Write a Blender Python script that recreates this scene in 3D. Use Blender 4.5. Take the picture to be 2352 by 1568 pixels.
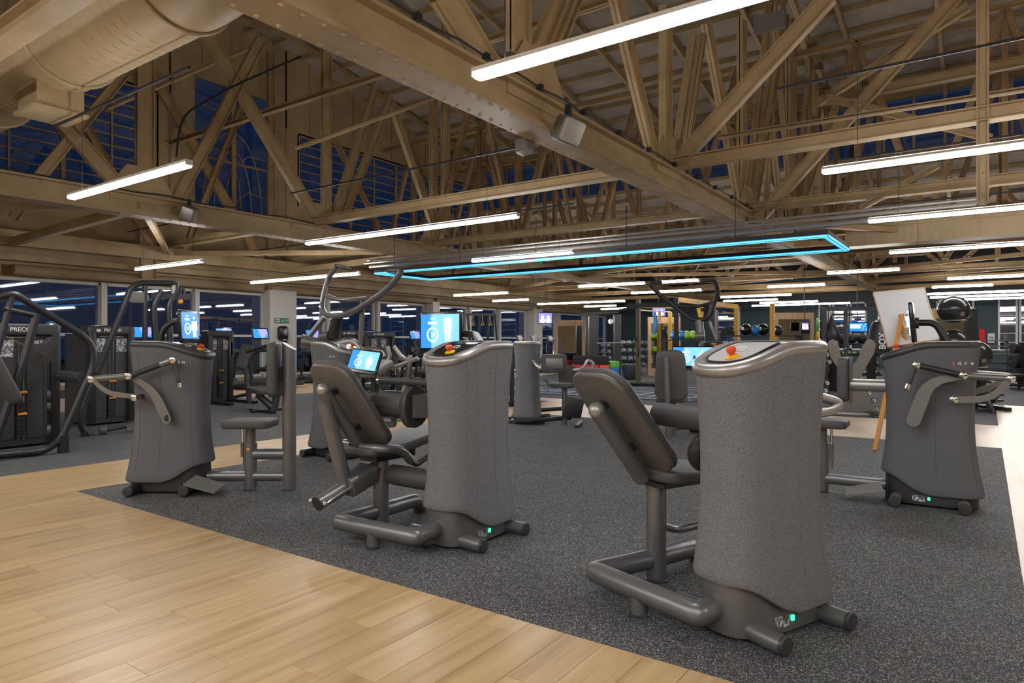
import bpy, math, random
from mathutils import Vector, Matrix
random.seed(7)
for o in list(bpy.data.objects): bpy.data.objects.remove(o)
scene = bpy.context.scene
COL = scene.collection
# ------------------------------------------------------------------ camera, world, exposure
TH = math.atan(1086/1540); EYE = 1.38; FOC = 1540.0
cam = bpy.data.cameras.new('camera'); cam.sensor_width = 36; cam.lens = FOC/2352*36
cam.clip_start = .05; cam.clip_end = 300
cam_o = bpy.data.objects.new('camera', cam); COL.objects.link(cam_o)
cam_o.location = (0, 0, EYE); cam_o.rotation_euler = (math.radians(90), 0, TH)
scene.camera = cam_o
scene.view_settings.view_transform = 'Standard'; scene.view_settings.look = 'None'
scene.view_settings.gamma = 1; scene.view_settings.use_curve_mapping = False
scene.view_settings.exposure = 1.25
LAMP = 26.0
world = bpy.data.worlds.new('dusk'); scene.world = world; world.use_nodes = True
bg = world.node_tree.nodes['Background']; bg.inputs[0].default_value = (.017, .034, .078, 1); bg.inputs[1].default_value = .26
scene.cycles.max_bounces = 6; scene.cycles.diffuse_bounces = 4; scene.cycles.glossy_bounces = 3
scene.cycles.transparent_max_bounces = 12; scene.cycles.sample_clamp_indirect = 6
scene.cycles.caustics_reflective = False; scene.cycles.caustics_refractive = False

# ------------------------------------------------------------------ places
def W(lat, d): return (lat*math.cos(TH)-d*math.sin(TH), d*math.cos(TH)+lat*math.sin(TH))
def ray(px, py):
    x, y = W((px-1176)/FOC, 1.0); return (x, y, (784-py)/FOC)
def P(px, py, **k):            # point where the sight line meets a world plane x=, y= or z=
    r = ray(px, py); (kk, v), = k.items(); i = 'xyz'.index(kk)
    t = (v-(0, 0, EYE)[i])/r[i]; return Vector((r[0]*t, r[1]*t, EYE+r[2]*t))
def D(px, py, d):
    r = ray(px, py); return Vector((r[0]*d, r[1]*d, EYE+r[2]*d))
class Frame:
    def __init__(s, lat, d, ul, ud):
        s.o = W(lat, d); a, b = W(ul, ud); s.a = math.atan2(b, a)
    def px(s, px, py, **k):
        r = ray(px, py); c, si = math.cos(s.a), math.sin(s.a)
        o = (-s.o[0], -s.o[1]); lo = (o[0]*c+o[1]*si, -o[0]*si+o[1]*c, EYE)
        lr = (r[0]*c+r[1]*si, -r[0]*si+r[1]*c, r[2])
        (kk, v), = k.items(); i = 'xyz'.index(kk); t = (v-lo[i])/lr[i]
        return Vector([lo[j]+t*lr[j] for j in range(3)])

# ------------------------------------------------------------------ materials
MATS = {}
def mat(name, col, rough=.5, metal=0., emit=None, es=1., spec=.5, coat=0.):
    m = bpy.data.materials.new(name); m.use_nodes = True; b = m.node_tree.nodes['Principled BSDF']
    b.inputs['Base Color'].default_value = (*col, 1); b.inputs['Roughness'].default_value = rough
    b.inputs['Metallic'].default_value = metal; b.inputs['Specular IOR Level'].default_value = spec
    b.inputs['Coat Weight'].default_value = coat
    if emit: b.inputs['Emission Color'].default_value = (*emit, 1); b.inputs['Emission Strength'].default_value = es
    MATS[name] = m; return m
def nodes(m): return m.node_tree.nodes, m.node_tree.links, m.node_tree.nodes['Principled BSDF']
def noisy(m, scale, c1, c2, bump=0., detail=3., lo=.35, hi=.65, stretch=(1, 1, 1), coord='Object', vor=False, bs=None):
    n, l, b = nodes(m)
    tc = n.new('ShaderNodeTexCoord'); mp = n.new('ShaderNodeMapping'); mp.inputs['Scale'].default_value = stretch
    l.new(tc.outputs[coord], mp.inputs[0])
    t = n.new('ShaderNodeTexNoise'); t.inputs['Scale'].default_value = scale; t.inputs['Detail'].default_value = detail
    l.new(mp.outputs[0], t.inputs['Vector'])
    r = n.new('ShaderNodeValToRGB'); r.color_ramp.elements[0].position = lo; r.color_ramp.elements[1].position = hi
    r.color_ramp.elements[0].color = (*c1, 1); r.color_ramp.elements[1].color = (*c2, 1)
    l.new(t.outputs['Fac'], r.inputs[0]); l.new(r.outputs[0], b.inputs['Base Color'])
    if bump:
        bp = n.new('ShaderNodeBump'); bp.inputs['Strength'].default_value = bump; bp.inputs['Distance'].default_value = .01
        l.new(t.outputs['Fac'], bp.inputs['Height']); l.new(bp.outputs[0], b.inputs['Normal'])
    return r
# painted roof steel
steel = mat('tan_steel_paint', (.38, .27, .14), .5); noisy(steel, 2.2, (.33, .235, .12), (.41, .295, .16), .05)
steel_d = mat('tan_steel_far', (.36, .24, .12), .55); noisy(steel_d, 1.5, (.30, .19, .09), (.40, .27, .135))
deck = mat('roof_deck_paint', (.36, .31, .27), .8); noisy(deck, 1.2, (.31, .265, .225), (.39, .34, .29))
cream = mat('cream_wall_paint', (.42, .31, .18), .75); noisy(cream, 1.0, (.37, .27, .15), (.45, .34, .20))
ductm = mat('duct_paint', (.38, .28, .165), .5); noisy(ductm, 1.5, (.35, .26, .15), (.40, .30, .18), .03)
white = mat('white_paint', (.62, .60, .56), .6)
teal = mat('dark_teal_wall', (.035, .06, .072), .7)
blackm = mat('black_matte', (.012, .012, .013), .6)
blackg = mat('black_gloss', (.01, .01, .012), .15)
rub = mat('speckled_rubber', (.03, .03, .03), .85)
def speckle(m, base, fleck, dens=.62, scale=240.):
    n, l, b = nodes(m); tc = n.new('ShaderNodeTexCoord')
    v = n.new('ShaderNodeTexVoronoi'); v.inputs['Scale'].default_value = scale
    l.new(tc.outputs['Object'], v.inputs['Vector'])
    r = n.new('ShaderNodeValToRGB'); e = r.color_ramp.elements; e[0].position = dens-.25; e[1].position = 1.
    e[0].color = (*base, 1); e[1].color = (*fleck, 1); mid = e.new(dens); mid.color = tuple(base[i]*.6+fleck[i]*.4 for i in range(3))+(1,); sx = n.new('ShaderNodeSeparateColor'); l.new(v.outputs['Color'], sx.inputs[0]); l.new(sx.outputs[0], r.inputs[0])
    w = n.new('ShaderNodeTexNoise'); w.inputs['Scale'].default_value = 2.5; l.new(tc.outputs['Object'], w.inputs['Vector'])
    mx = n.new('ShaderNodeMixRGB'); mx.blend_type = 'MULTIPLY'; mx.inputs[0].default_value = .35
    l.new(r.outputs[0], mx.inputs[1]); l.new(w.outputs['Fac'], mx.inputs[2]); l.new(mx.outputs[0], b.inputs['Base Color'])
    bp = n.new('ShaderNodeBump'); bp.inputs['Strength'].default_value = .15; bp.inputs['Distance'].default_value = .001
    l.new(v.outputs['Distance'], bp.inputs['Height']); l.new(bp.outputs[0], b.inputs['Normal'])
speckle(rub, (.037, .038, .041), (.52, .52, .52), .88, 230.)
rub2 = mat('plain_rubber', (.05, .05, .052), .8); speckle(rub2, (.055, .057, .062), (.30, .30, .30), .90, 230.)
turf = mat('blue_turf', (.05, .075, .10), .8); noisy(turf, 60, (.035, .055, .08), (.07, .10, .135))
linem = mat('white_floor_line', (.6, .68, .75), .6)
def woodmat(name, c1, c2, c3, rough=.33, axis='y'):
    m = mat(name, c1, rough); n, l, b = nodes(m); tc = n.new('ShaderNodeTexCoord')
    oi = n.new('ShaderNodeObjectInfo'); mp = n.new('ShaderNodeMapping')
    mp.inputs['Scale'].default_value = (9, .55, 1) if axis == 'y' else (.55, 9, 1)
    ad = n.new('ShaderNodeVectorMath'); ad.operation = 'MULTIPLY_ADD'
    l.new(oi.outputs['Random'], ad.inputs[0]); ad.inputs[1].default_value = (17, 31, 5); l.new(tc.outputs['Object'], ad.inputs[2])
    l.new(ad.outputs[0], mp.inputs[0])
    t = n.new('ShaderNodeTexNoise'); t.inputs['Scale'].default_value = 1.6; t.inputs['Detail'].default_value = 5
    t.inputs['Distortion'].default_value = .4; l.new(mp.outputs[0], t.inputs['Vector'])
    r = n.new('ShaderNodeValToRGB'); e = r.color_ramp.elements; e[0].position = .3; e[0].color = (*c2, 1)
    e[1].position = .7; e[1].color = (*c3, 1); mid = r.color_ramp.elements.new(.5); mid.color = (*c1, 1)
    l.new(t.outputs['Fac'], r.inputs[0])
    hs = n.new('ShaderNodeHueSaturation'); mr = n.new('ShaderNodeMapRange'); mr.inputs['To Min'].default_value = .9; mr.inputs['To Max'].default_value = 1.08
    l.new(oi.outputs['Random'], mr.inputs['Value']); l.new(mr.outputs[0], hs.inputs['Value']); l.new(r.outputs[0], hs.inputs['Color'])
    l.new(hs.outputs[0], b.inputs['Base Color'])
    return m
oak = woodmat('oak_plank', (.47, .325, .165), (.37, .235, .105), (.55, .39, .215))
beech = woodmat('pale_plank', (.58, .45, .31), (.52, .39, .26), (.63, .50, .36))
frame_wood = woodmat('mirror_frame_wood', (.50, .33, .19), (.45, .28, .15), (.55, .37, .22), .5)
easel_wood = woodmat('easel_wood', (.48, .21, .045), (.36, .15, .03), (.55, .26, .06), .4)
metal = mat('warm_grey_metal', (.17, .172, .18), .33, .5); noisy(metal, 3, (.158, .160, .167), (.185, .187, .195))
metal_l = mat('silver_grey_rim', (.36, .35, .34), .34, .6)
metal_k = mat('charcoal_metal', (.035, .035, .038), .38, .4)
plastic = mat('charcoal_plastic', (.042, .042, .046), .42)
panel = mat('precor_panel', (.05, .052, .062), .35)
chrome = mat('chrome', (.75, .75, .75), .12, 1.)
vinyl = mat('grey_vinyl', (.06, .06, .065), .5); noisy(vinyl, 300, (.055, .055, .058), (.07, .07, .075), .03)
shell = mat('moulded_backrest_shell', (.11, .103, .097), .38)
armgrey = mat('flat_grey_arm', (.17, .165, .155), .5, .2)
def fabric():
    m = mat('knit_cover', (.10, .098, .10), .9); n, l, b = nodes(m); tc = n.new('ShaderNodeTexCoord')
    v = n.new('ShaderNodeTexVoronoi'); v.inputs['Scale'].default_value = 260; l.new(tc.outputs['Object'], v.inputs['Vector'])
    r = n.new('ShaderNodeValToRGB'); e = r.color_ramp.elements; e[0].position = .1; e[0].color = (.255, .262, .282, 1); e[1].position = .75; e[1].color = (.112, .115, .125, 1)
    l.new(v.outputs['Distance'], r.inputs[0]); l.new(r.outputs[0], b.inputs['Base Color'])
    bp = n.new('ShaderNodeBump'); bp.invert = True; bp.inputs['Strength'].default_value = .3; bp.inputs['Distance'].default_value = .002
    l.new(v.outputs['Distance'], bp.inputs['Height']); l.new(bp.outputs[0], b.inputs['Normal']); return m
knit = fabric()
knit_d = mat('smooth_dark_cover', (.075, .073, .078), .75); noisy(knit_d, 500, (.092, .094, .106), (.115, .117, .13), .05)
seamm = mat('cover_stitch', (.17, .168, .165), .9)
red = mat('red_plastic', (.75, .09, .03), .35); yellow = mat('yellow_plastic', (.85, .52, .02), .4)
orange = mat('orange_pin', (.9, .38, .03), .4)
rigy = mat('yellow_rig_steel', (.62, .33, .015), .45); olive = mat('olive_rig_steel', (.15, .125, .06), .5)
led = mat('green_led', (0, .3, .1), .4, emit=(.02, 1, .25), es=2.2)
lampm = mat('lamp_diffuser', (.9, .9, .9), .5, emit=(1, .985, .965), es=LAMP)
roof_fill_m = mat('added_roof_fill', (.9, .9, .9), .5, emit=(1, .93, .82), es=LAMP*.5)  # fill glow added on the lamp tops to brighten roof and trusses
neon_c = mat('neon_core', (.3, .8, 1), .4, emit=(.09, .42, .62), es=1.1)
neon_o = mat('neon_side', (.02, .3, .8), .4, emit=(.0, .13, .50), es=1.)
scr_b = mat('screen_blue', (.02, .2, .6), .3, emit=(.01, .13, .48), es=.8)
scr_l = mat('screen_pale', (.2, .5, .9), .3, emit=(.09, .27, .58), es=.8)
scr_w = mat('screen_white', (.8, .9, 1), .3, emit=(.8, .92, 1), es=.5)
scr_v = mat('screen_violet', (.3, .3, .9), .3, emit=(.18, .17, .60), es=.6)
spot = mat('street_light', (.8, .9, 1), .3, emit=(.55, .75, 1), es=25)
txtw = mat('print_white', (.72, .72, .72), .5); txto = mat('print_orange', (.85, .12, .03), .5)
placard = mat('placard', (.35, .36, .37), .4); noisy(placard, 45, (.10, .10, .11), (.62, .63, .65), 0, 2, .48, .56)
board_m = mat('white_board', (.55, .56, .58), .45)
greenp = mat('green_vinyl', (.12, .50, .06), .4); bluep = mat('blue_vinyl', (.02, .20, .62), .4); redp = mat('red_vinyl', (.72, .02, .025), .4)
orangep = mat('orange_red_vinyl', (.85, .10, .03), .4); limep = mat('lime_vinyl', (.30, .62, .04), .4)
mirror = mat('mirror_glass', (.55, .6, .6), .03, 1.)
def glassmat(name, tint=(.55, .72, .85), refl=.16):
    m = bpy.data.materials.new(name); m.use_nodes = True; nt = m.node_tree; nt.nodes.clear()
    o = nt.nodes.new('ShaderNodeOutputMaterial'); mx = nt.nodes.new('ShaderNodeMixShader')
    fr = nt.nodes.new('ShaderNodeFresnel'); fr.inputs[0].default_value = 1.6
    ma = nt.nodes.new('ShaderNodeMath'); ma.operation = 'MULTIPLY_ADD'; ma.inputs[1].default_value = 1; ma.inputs[2].default_value = refl*.5
    tr = nt.nodes.new('ShaderNodeBsdfTransparent'); tr.inputs[0].default_value = (*tint, 1)
    gl = nt.nodes.new('ShaderNodeBsdfGlossy'); gl.inputs[0].default_value = (.9, .95, 1, 1); gl.inputs['Roughness'].default_value = .02
    ge = nt.nodes.new('ShaderNodeNewGeometry'); sb = nt.nodes.new('ShaderNodeMath'); sb.operation = 'SUBTRACT'; sb.inputs[0].default_value = 1; nt.links.new(ge.outputs['Backfacing'], sb.inputs[1])
    mu = nt.nodes.new('ShaderNodeMath'); mu.operation = 'MULTIPLY'; nt.links.new(ma.outputs[0], mu.inputs[0]); nt.links.new(sb.outputs[0], mu.inputs[1])
    nt.links.new(fr.outputs[0], ma.inputs[0]); nt.links.new(mu.outputs[0], mx.inputs[0])
    nt.links.new(tr.outputs[0], mx.inputs[1]); nt.links.new(gl.outputs[0], mx.inputs[2]); nt.links.new(mx.outputs[0], o.inputs[0])
    return m
glass = glassmat('window_glass')

# ------------------------------------------------------------------ mesh builder
def V(*a): return Vector(a)
class MB:
    def __init__(s): s.v = []; s.f = []
    def add(s, vs, fs):
        k = len(s.v); s.v += [tuple(p) for p in vs]; s.f += [tuple(i+k for i in f) for f in fs]; return s
    def box(s, c, d, M=None):
        x, y, z = d[0]/2, d[1]/2, d[2]/2
        vs = [V(a*x, b*y, e*z) for e in (-1, 1) for b in (-1, 1) for a in (-1, 1)]
        if M: vs = [M @ p for p in vs]
        vs = [p+V(*c) for p in vs]
        return s.add(vs, [(0, 2, 3, 1), (4, 5, 7, 6), (0, 1, 5, 4), (2, 6, 7, 3), (0, 4, 6, 2), (1, 3, 7, 5)])
    def bb(s, a, b):
        return s.box([(a[i]+b[i])/2 for i in range(3)], [abs(b[i]-a[i]) for i in range(3)])
    def bar(s, p, q, w, h, up=(0, 0, 1)):       # rectangular bar from p to q
        p = V(*p); q = V(*q); t = (q-p).normalized(); up = V(*up)
        if abs(t.dot(up)) > .97: up = V(1, 0, 0)
        a = t.cross(up).normalized(); b = a.cross(t).normalized()
        vs = [c+a*(i*w/2)+b*(j*h/2) for c in (p, q) for j in (-1, 1) for i in (-1, 1)]
        return s.add(vs, [(0, 2, 3, 1), (4, 5, 7, 6), (0, 1, 5, 4), (2, 6, 7, 3), (0, 4, 6, 2), (1, 3, 7, 5)])
    def ibeam(s, p, q, w, h, tw=.03, tf=.03, up=(0, 0, 1)):
        p = V(*p); q = V(*q); t = (q-p).normalized(); u = V(*up)
        if abs(t.dot(u)) > .97: u = V(1, 0, 0)
        a = t.cross(u).normalized(); b = a.cross(t).normalized()
        for off, ww, hh in ((-h/2+tf/2, w, tf), (h/2-tf/2, w, tf), (0, tw, h-2*tf)):
            s.bar(p+b*off, q+b*off, ww, hh, up)
        return s
    def tube(s, pts, r, seg=10, cap=True, closed=False, flat=1.):
        pts = [V(*p) for p in pts]; n = len(pts); rr = r if isinstance(r, (list, tuple)) else [r]*n
        T = []
        for i in range(n):
            if closed: T.append((pts[(i+1) % n]-pts[i-1]).normalized())
            else: T.append((pts[min(i+1, n-1)]-pts[max(i-1, 0)]).normalized())
        u = V(0, 0, 1) if abs(T[0].z) < .9 else V(1, 0, 0)
        a = T[0].cross(u).normalized(); k = len(s.v); vs = []
        for i in range(n):
            a = (a-T[i]*a.dot(T[i])).normalized(); b = T[i].cross(a)
            for j in range(seg):
                g = 2*math.pi*j/seg; vs.append(pts[i]+(a*math.cos(g)+b*math.sin(g)*flat)*rr[i])
        fs = []
        for i in range(n if closed else n-1):
            i2 = (i+1) % n
            for j in range(seg):
                j2 = (j+1) % seg; fs.append((i*seg+j, i*seg+j2, i2*seg+j2, i2*seg+j))
        if cap and not closed: fs += [tuple(range(seg))[::-1], tuple((n-1)*seg+j for j in range(seg))]
        return s.add(vs, fs)
    def bend(s, pts, r, rad=.1, seg=10, n=5, **k):      # tube through pts with rounded corners
        return s.tube(fillet(pts, rad, n), r, seg, **k)
    def cyl(s, p, q, r, seg=16, r2=None): return s.tube([p, q], [r, r if r2 is None else r2], seg)
    def ball(s, c, r, seg=16, rings=9, sc=(1, 1, 1)):
        c = V(*c); vs = [c+V(0, 0, r*sc[2])]
        for i in range(1, rings):
            t = math.pi*i/rings
            for j in range(seg):
                g = 2*math.pi*j/seg; vs.append(c+V(r*sc[0]*math.sin(t)*math.cos(g), r*sc[1]*math.sin(t)*math.sin(g), r*sc[2]*math.cos(t)))
        vs.append(c-V(0, 0, r*sc[2])); fs = []
        for j in range(seg):
            j2 = (j+1) % seg; fs.append((0, 1+j, 1+j2)); m = 1+(rings-2)*seg; fs.append((len(vs)-1, m+j2, m+j))
            for i in range(rings-2): a = 1+i*seg; fs.append((a+j, a+seg+j, a+seg+j2, a+j2))
        return s.add(vs, fs)
    def lathe(s, prof, M=None, seg=20):                 # prof: (radius, height) along local z
        vs = []; fs = []; n = len(prof)
        for r, h in prof:
            for j in range(seg):
                g = 2*math.pi*j/seg; p = V(r*math.cos(g), r*math.sin(g), h); vs.append(M @ p if M else p)
        for i in range(n-1):
            for j in range(seg):
                j2 = (j+1) % seg; fs.append((i*seg+j, i*seg+j2, (i+1)*seg+j2, (i+1)*seg+j))
        fs += [tuple(range(seg))[::-1], tuple((n-1)*seg+j for j in range(seg))]
        return s.add(vs, fs)
    def rings(s, rs, cap=True):
        k = len(rs[0]); vs = [p for r in rs for p in r]; fs = []
        for i in range(len(rs)-1):
            for j in range(k):
                j2 = (j+1) % k; fs.append((i*k+j, i*k+j2, (i+1)*k+j2, (i+1)*k+j))
        if cap: fs += [tuple(range(k))[::-1], tuple((len(rs)-1)*k+j for j in range(k))]
        return s.add(vs, fs)
    def slab(s, outline, h, M=None, e=.012, n=3):       # outline (2D ccw) extruded along local z with softened edges
        c = [sum(p[i] for p in outline)/len(outline) for i in (0, 1)]
        mx = max(math.hypot(p[0]-c[0], p[1]-c[1]) for p in outline)
        lev = [(math.sin(math.pi/2*i/n), 1-math.cos(math.pi/2*i/n)) for i in range(n+1)]
        seq = [(e*(1-a), h-0 if 0 else None) for a, b in lev]
        rs = []
        def ring(inset, z):
            out = []
            for p in outline:
                dx, dy = p[0]-c[0], p[1]-c[1]; L = math.hypot(dx, dy) or 1; f = max(0, (L-inset)/L)
                q = V(c[0]+dx*f, c[1]+dy*f, z); out.append(M @ q if M else q)
            return out
        for i in range(n+1):
            g = math.pi/2*i/n; rs.append(ring(e*(1-math.sin(g)), e*(1-math.cos(g))))
        for i in range(n+1):
            g = math.pi/2*i/n; rs.append(ring(e*(1-math.cos(g)), h-e*(1-math.sin(g))))
        return s.rings(rs)
    def build(s, name, m, parent=None, smooth=True, **tags):
        me = bpy.data.meshes.new(name); me.from_pydata(s.v, [], s.f)
        if m: me.materials.append(m)
        me.update()
        if smooth: me.shade_smooth(); me.set_sharp_from_angle(angle=math.radians(35))
        o = bpy.data.objects.new(name, me); COL.objects.link(o)
        if parent: o.parent = parent
        for k, v in tags.items(): o[k] = v
        return o
def fillet(pts, rad, n=5):
    pts = [V(*p) for p in pts]; out = [pts[0]]
    for i in range(1, len(pts)-1):
        a, b, c = pts[i-1], pts[i], pts[i+1]; u = (a-b); v = (c-b)
        r = min(rad, u.length*.48, v.length*.48); p = b+u.normalized()*r; q = b+v.normalized()*r
        for k in range(n+1):
            t = k/n; out.append(p*(1-t)**2+b*2*t*(1-t)+q*t*t)
    return out+[pts[-1]]
def rrect(w, h, r, n=5, cx=0, cy=0):
    o = []
    for qx, qy, a0 in ((1, 1, 0), (-1, 1, 90), (-1, -1, 180), (1, -1, 270)):
        for i in range(n+1):
            g = math.radians(a0+90*i/n); o.append((cx+qx*(w/2-r)+r*math.cos(g), cy+qy*(h/2-r)+r*math.sin(g)))
    return o
def Mx(loc=(0, 0, 0), z=None, x=None, rot=None):        # frame with local z (and x) along given directions
    if rot: return Matrix.Translation(V(*loc)) @ Matrix.Rotation(rot[2], 4, 'Z') @ Matrix.Rotation(rot[1], 4, 'Y') @ Matrix.Rotation(rot[0], 4, 'X')
    z = V(*(z or (0, 0, 1))).normalized(); x = V(*(x or (1, 0, 0)))
    if abs(z.dot(x)) > .985*x.length: x = V(0, 1, 0)
    x = (x-z*x.dot(z)).normalized(); y = z.cross(x)
    return Matrix.Translation(V(*loc)) @ Matrix((x, y, z)).transposed().to_4x4()
def tag(o, label=None, cat=None, group=None, kind=None):
    if label: o['label'] = label
    if cat: o['category'] = cat
    if group: o['group'] = group
    if kind: o['kind'] = kind
    return o
def thing(name, label, cat, loc=(0, 0, 0), rz=0, group=None):
    o = bpy.data.objects.new(name, None); o.empty_display_size = .1; COL.objects.link(o)
    o.location = loc; o.rotation_euler = (0, 0, rz); return tag(o, label, cat, group)
def text(s, size, m, parent, M, ext=.0015, name='lettering', bold=False, sx=1.):
    c = bpy.data.curves.new(name, 'FONT'); c.body = s; c.size = size; c.extrude = ext; c.align_x = 'CENTER'; c.align_y = 'CENTER'
    c.resolution_u = 3
    if bold: c.offset = size*.02
    t = bpy.data.objects.new('t', c); COL.objects.link(t); bpy.context.view_layer.update()
    me = bpy.data.meshes.new_from_object(t.evaluated_get(bpy.context.evaluated_depsgraph_get()))
    bpy.data.objects.remove(t)
    me.transform(M @ Matrix.Diagonal((sx, 1, 1, 1))); me.materials.clear(); me.materials.append(m); me.name = name
    o = bpy.data.objects.new(name, me); COL.objects.link(o); o.parent = parent; return o
def copy_tree(o, parent=None):
    c = o.copy(); COL.objects.link(c)
    if parent: c.parent = parent
    for ch in o.children: copy_tree(ch, c)
    return c
ORD = ['first', 'second', 'third', 'fourth', 'fifth', 'sixth', 'seventh', 'eighth', 'ninth', 'tenth', 'eleventh', 'twelfth']
# ================================================================== SETTING
XL, XR, YB, YF = -21.5, 10.0, -7.0, 42.0
S = dict(kind='structure')
MB().bb((XL-.2, YB, -.12), (XR, YF+.2, -.02)).build('floor', rub2, smooth=False, **S)
def floor_area(name, m, x0, x1, y0, y1): return MB().bb((x0, y0, -.02), (x1, y1, 0)).build(name, m, smooth=False, **S)
floor_area('floor_rubber', rub, -6.84, .18, 2.74, 10.75)
floor_area('floor_rubber', rub2, -14.8, -8.22, YB, 13.2)
floor_area('floor_wood_far', oak, -18.2, -14.8, YB, 24)
floor_area('floor_rubber', rub2, XL, -18.2, YB, 24)
floor_area('floor_wood_far', beech, .18, XR, -2, 18.0)
floor_area('floor_wood_far', beech, -6.84, .18, 10.75, 13.6)
floor_area('floor_wood_far', beech, -14.8, -6.84, 13.2, 13.9)
floor_area('floor_wood_far', oak, -8.22, -6.84, 8.0, 13.2)
tf = floor_area('floor_turf', turf, -14.8, -5.5, 15.0, 20.0)
lines = MB()
for k in range(20):
    x = -14.4+k*.47; lines.bb((x, 15.5 if k % 3 else 15.2, .0005), (x+.05, 16.6 if k % 3 else 17.0, .003))
for y in (15.2, 16.1, 17.0, 18.6, 19.5): lines.bb((-14.6, y, .0005), (-5.6, y+.06, .003))
lines.build('line_marking', linem, tf, smooth=False)
# oak planks laid along y, each its own piece, with a recessed joint
pl_parent = floor_area('floor_wood', blackm, XL, XR, YB, -1.0)
pl_parent.data.materials[0] = oak
base = MB().bb((-8.22, -1.0, -.02), (XR, 2.74, -.006)).build('subfloor', oak, pl_parent, smooth=False)
MB().bb((-8.22, 2.74, -.02), (-6.84, 8.0, -.006)).build('subfloor', oak, pl_parent, smooth=False)
plank_meshes = {}
def plank(x, y0, y1, w=.2):
    key = round(y1-y0, 2)
    if key not in plank_meshes:
        b = MB(); L = y1-y0; g = .0012
        b.rings([[V(g, g, -.006), V(w-g, g, -.006), V(w-g, L-g, -.006), V(g, L-g, -.006)],
                 [V(g, g, -.001), V(w-g, g, -.001), V(w-g, L-g, -.001), V(g, L-g, -.001)],
                 [V(2*g, 2*g, 0), V(w-2*g, 2*g, 0), V(w-2*g, L-2*g, 0), V(2*g, L-2*g, 0)]])
        o = b.build('plank', oak, pl_parent, smooth=False); plank_meshes[key] = o.data
    else:
        o = bpy.data.objects.new('plank', plank_meshes[key]); COL.objects.link(o); o.parent = pl_parent
    o.location = (x, y0, 0)
xs = [-8.22+.2*i for i in range(49)]
for i, x in enumerate(xs):
    top = 8.0 if x < -6.85 else 2.74; x1 = min(.2, (-6.84-x) if x < -6.85 and x > -7.05 else .2)
    y = -.5+[.0, -.5, -.25, -.85, -.1][i % 5]
    while y < top-.02:
        e = min(y+1.2, top); plank(x, y, e); y = e
MB().bb((XL, -1, -.02), (-14.8, 0, -.01)).build('floor_wood_far', oak, smooth=False, **S)

# ---- left wall with full-height glazing, gable windows above
mull = white
def mull_bars(name, parent, bars, m=white): 
    for a, b in bars: MB().bb(a, b).build(name, m, parent, smooth=False)
wl = MB().bb((XL-.2, YB, 3.12), (XL, YF, 4.9)).bb((XL-.2, YB, -.02), (XL, YF, .12)).build('wall_left', cream, smooth=False, **S)
g = MB(); ys = [YB]
RZ = 12.6
def roof_z(y):
    if y < 14.6: y = 29.2-y
    if y <= 27.5: return RZ-(y-14.6)*.19
    if y < 33: return 8.0-(y-27.5)*.33
    return 6.2
# gable wall panels (cream) around windows : y ranges of window groups
groups = [(-2.2, 10.9, 5.3, 9.3), (12.1, 15.1, 5.1, 10.3), (16.3, 26.8, 5.3, 9.3)]
gm = MB()
edges = [YB, -2.2, 10.9, 12.1, 15.1, 16.3, 26.8, YF]
def gpoly(y0, y1, z0, z1f):
    n = max(1, int((y1-y0)/.6))
    for i in range(n):
        a = y0+(y1-y0)*i/n; b = y0+(y1-y0)*(i+1)/n
        gm.rings([[V(XL-.2, a, z0), V(XL, a, z0), V(XL, a, z1f(a)), V(XL-.2, a, z1f(a))], [V(XL-.2, b, z0), V(XL, b, z0), V(XL, b, z1f(b)), V(XL-.2, b, z1f(b))]])
for i in range(len(edges)-1):
    a, b = edges[i], edges[i+1]
    win = [q for q in groups if q[0] == a]
    if win:
        gpoly(a, b, 4.9, lambda y: win[0][2]); gpoly(a, b, win[0][3], roof_z)
    else: gpoly(a, b, 4.9, roof_z)
gm.build('gable_panel', cream, wl, smooth=False)
for i in range(30):                                        # vertical board joints on the gable
    y = -3+i*1.1
    if not (10.95 > y > -2.2 or 15.1 > y > 12.1 or 26.8 > y > 16.3): MB().bb((XL, y, 5.0), (XL+.03, y+.06, roof_z(y)-.1)).build('wall_batten', steel, wl, smooth=False)
    MB().bb((XL, y, 9.4 if y < 12 or y > 15.2 else 10.4), (XL+.03, y+.04, roof_z(y)-.1)).build('wall_batten', steel, wl, smooth=False)
def window(name, y0, y1, z0, z1, cols, rows, x=XL-.1, fm=steel, bw=.05, hbw=.035, big=None):
    w = thing(name, None, None, (x, y0, z0)); w['kind'] = 'structure'
    W_, H_ = y1-y0, z1-z0
    f = MB()
    f.bb((-.06, 0, -.06), (.1, W_, .04)).bb((-.06, 0, H_-.04), (.1, W_, H_+.06)).bb((-.06, -.06, 0), (.1, .05, H_)).bb((-.06, W_-.05, 0), (.1, W_+.06, H_))
    f.build('window_frame', fm, w, smooth=False)
    dy = W_/cols; dz = H_/rows; pm = None
    for c in range(1, cols):
        ww = bw*(2.2 if big and c % big == 0 else 1)
        MB().bb((-.03, c*dy-ww/2, 0), (.06, c*dy+ww/2, H_)).build('mullion', fm, w, smooth=False)
    for r in range(1, rows):
        MB().bb((-.02, 0, r*dz-hbw/2), (.045, W_, r*dz+hbw/2)).build('glazing_bar', fm, w, smooth=False)
    for c in range(cols):
        for r in range(rows):
            if pm is None:
                o = MB().bb((-.004, .02, .015), (.004, dy-.02, dz-.015)).build('pane', glass, w, smooth=False); pm = o.data
            else: o = bpy.data.objects.new('pane', pm); COL.objects.link(o); o.parent = w
            o.location = (0, c*dy, r*dz)
    return w
window('window_1', -2.2, 10.9, 5.3, 9.3, 10, 12, big=2)
window('window_2', 16.3, 26.8, 5.3, 9.3, 8, 12, big=2)
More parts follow.
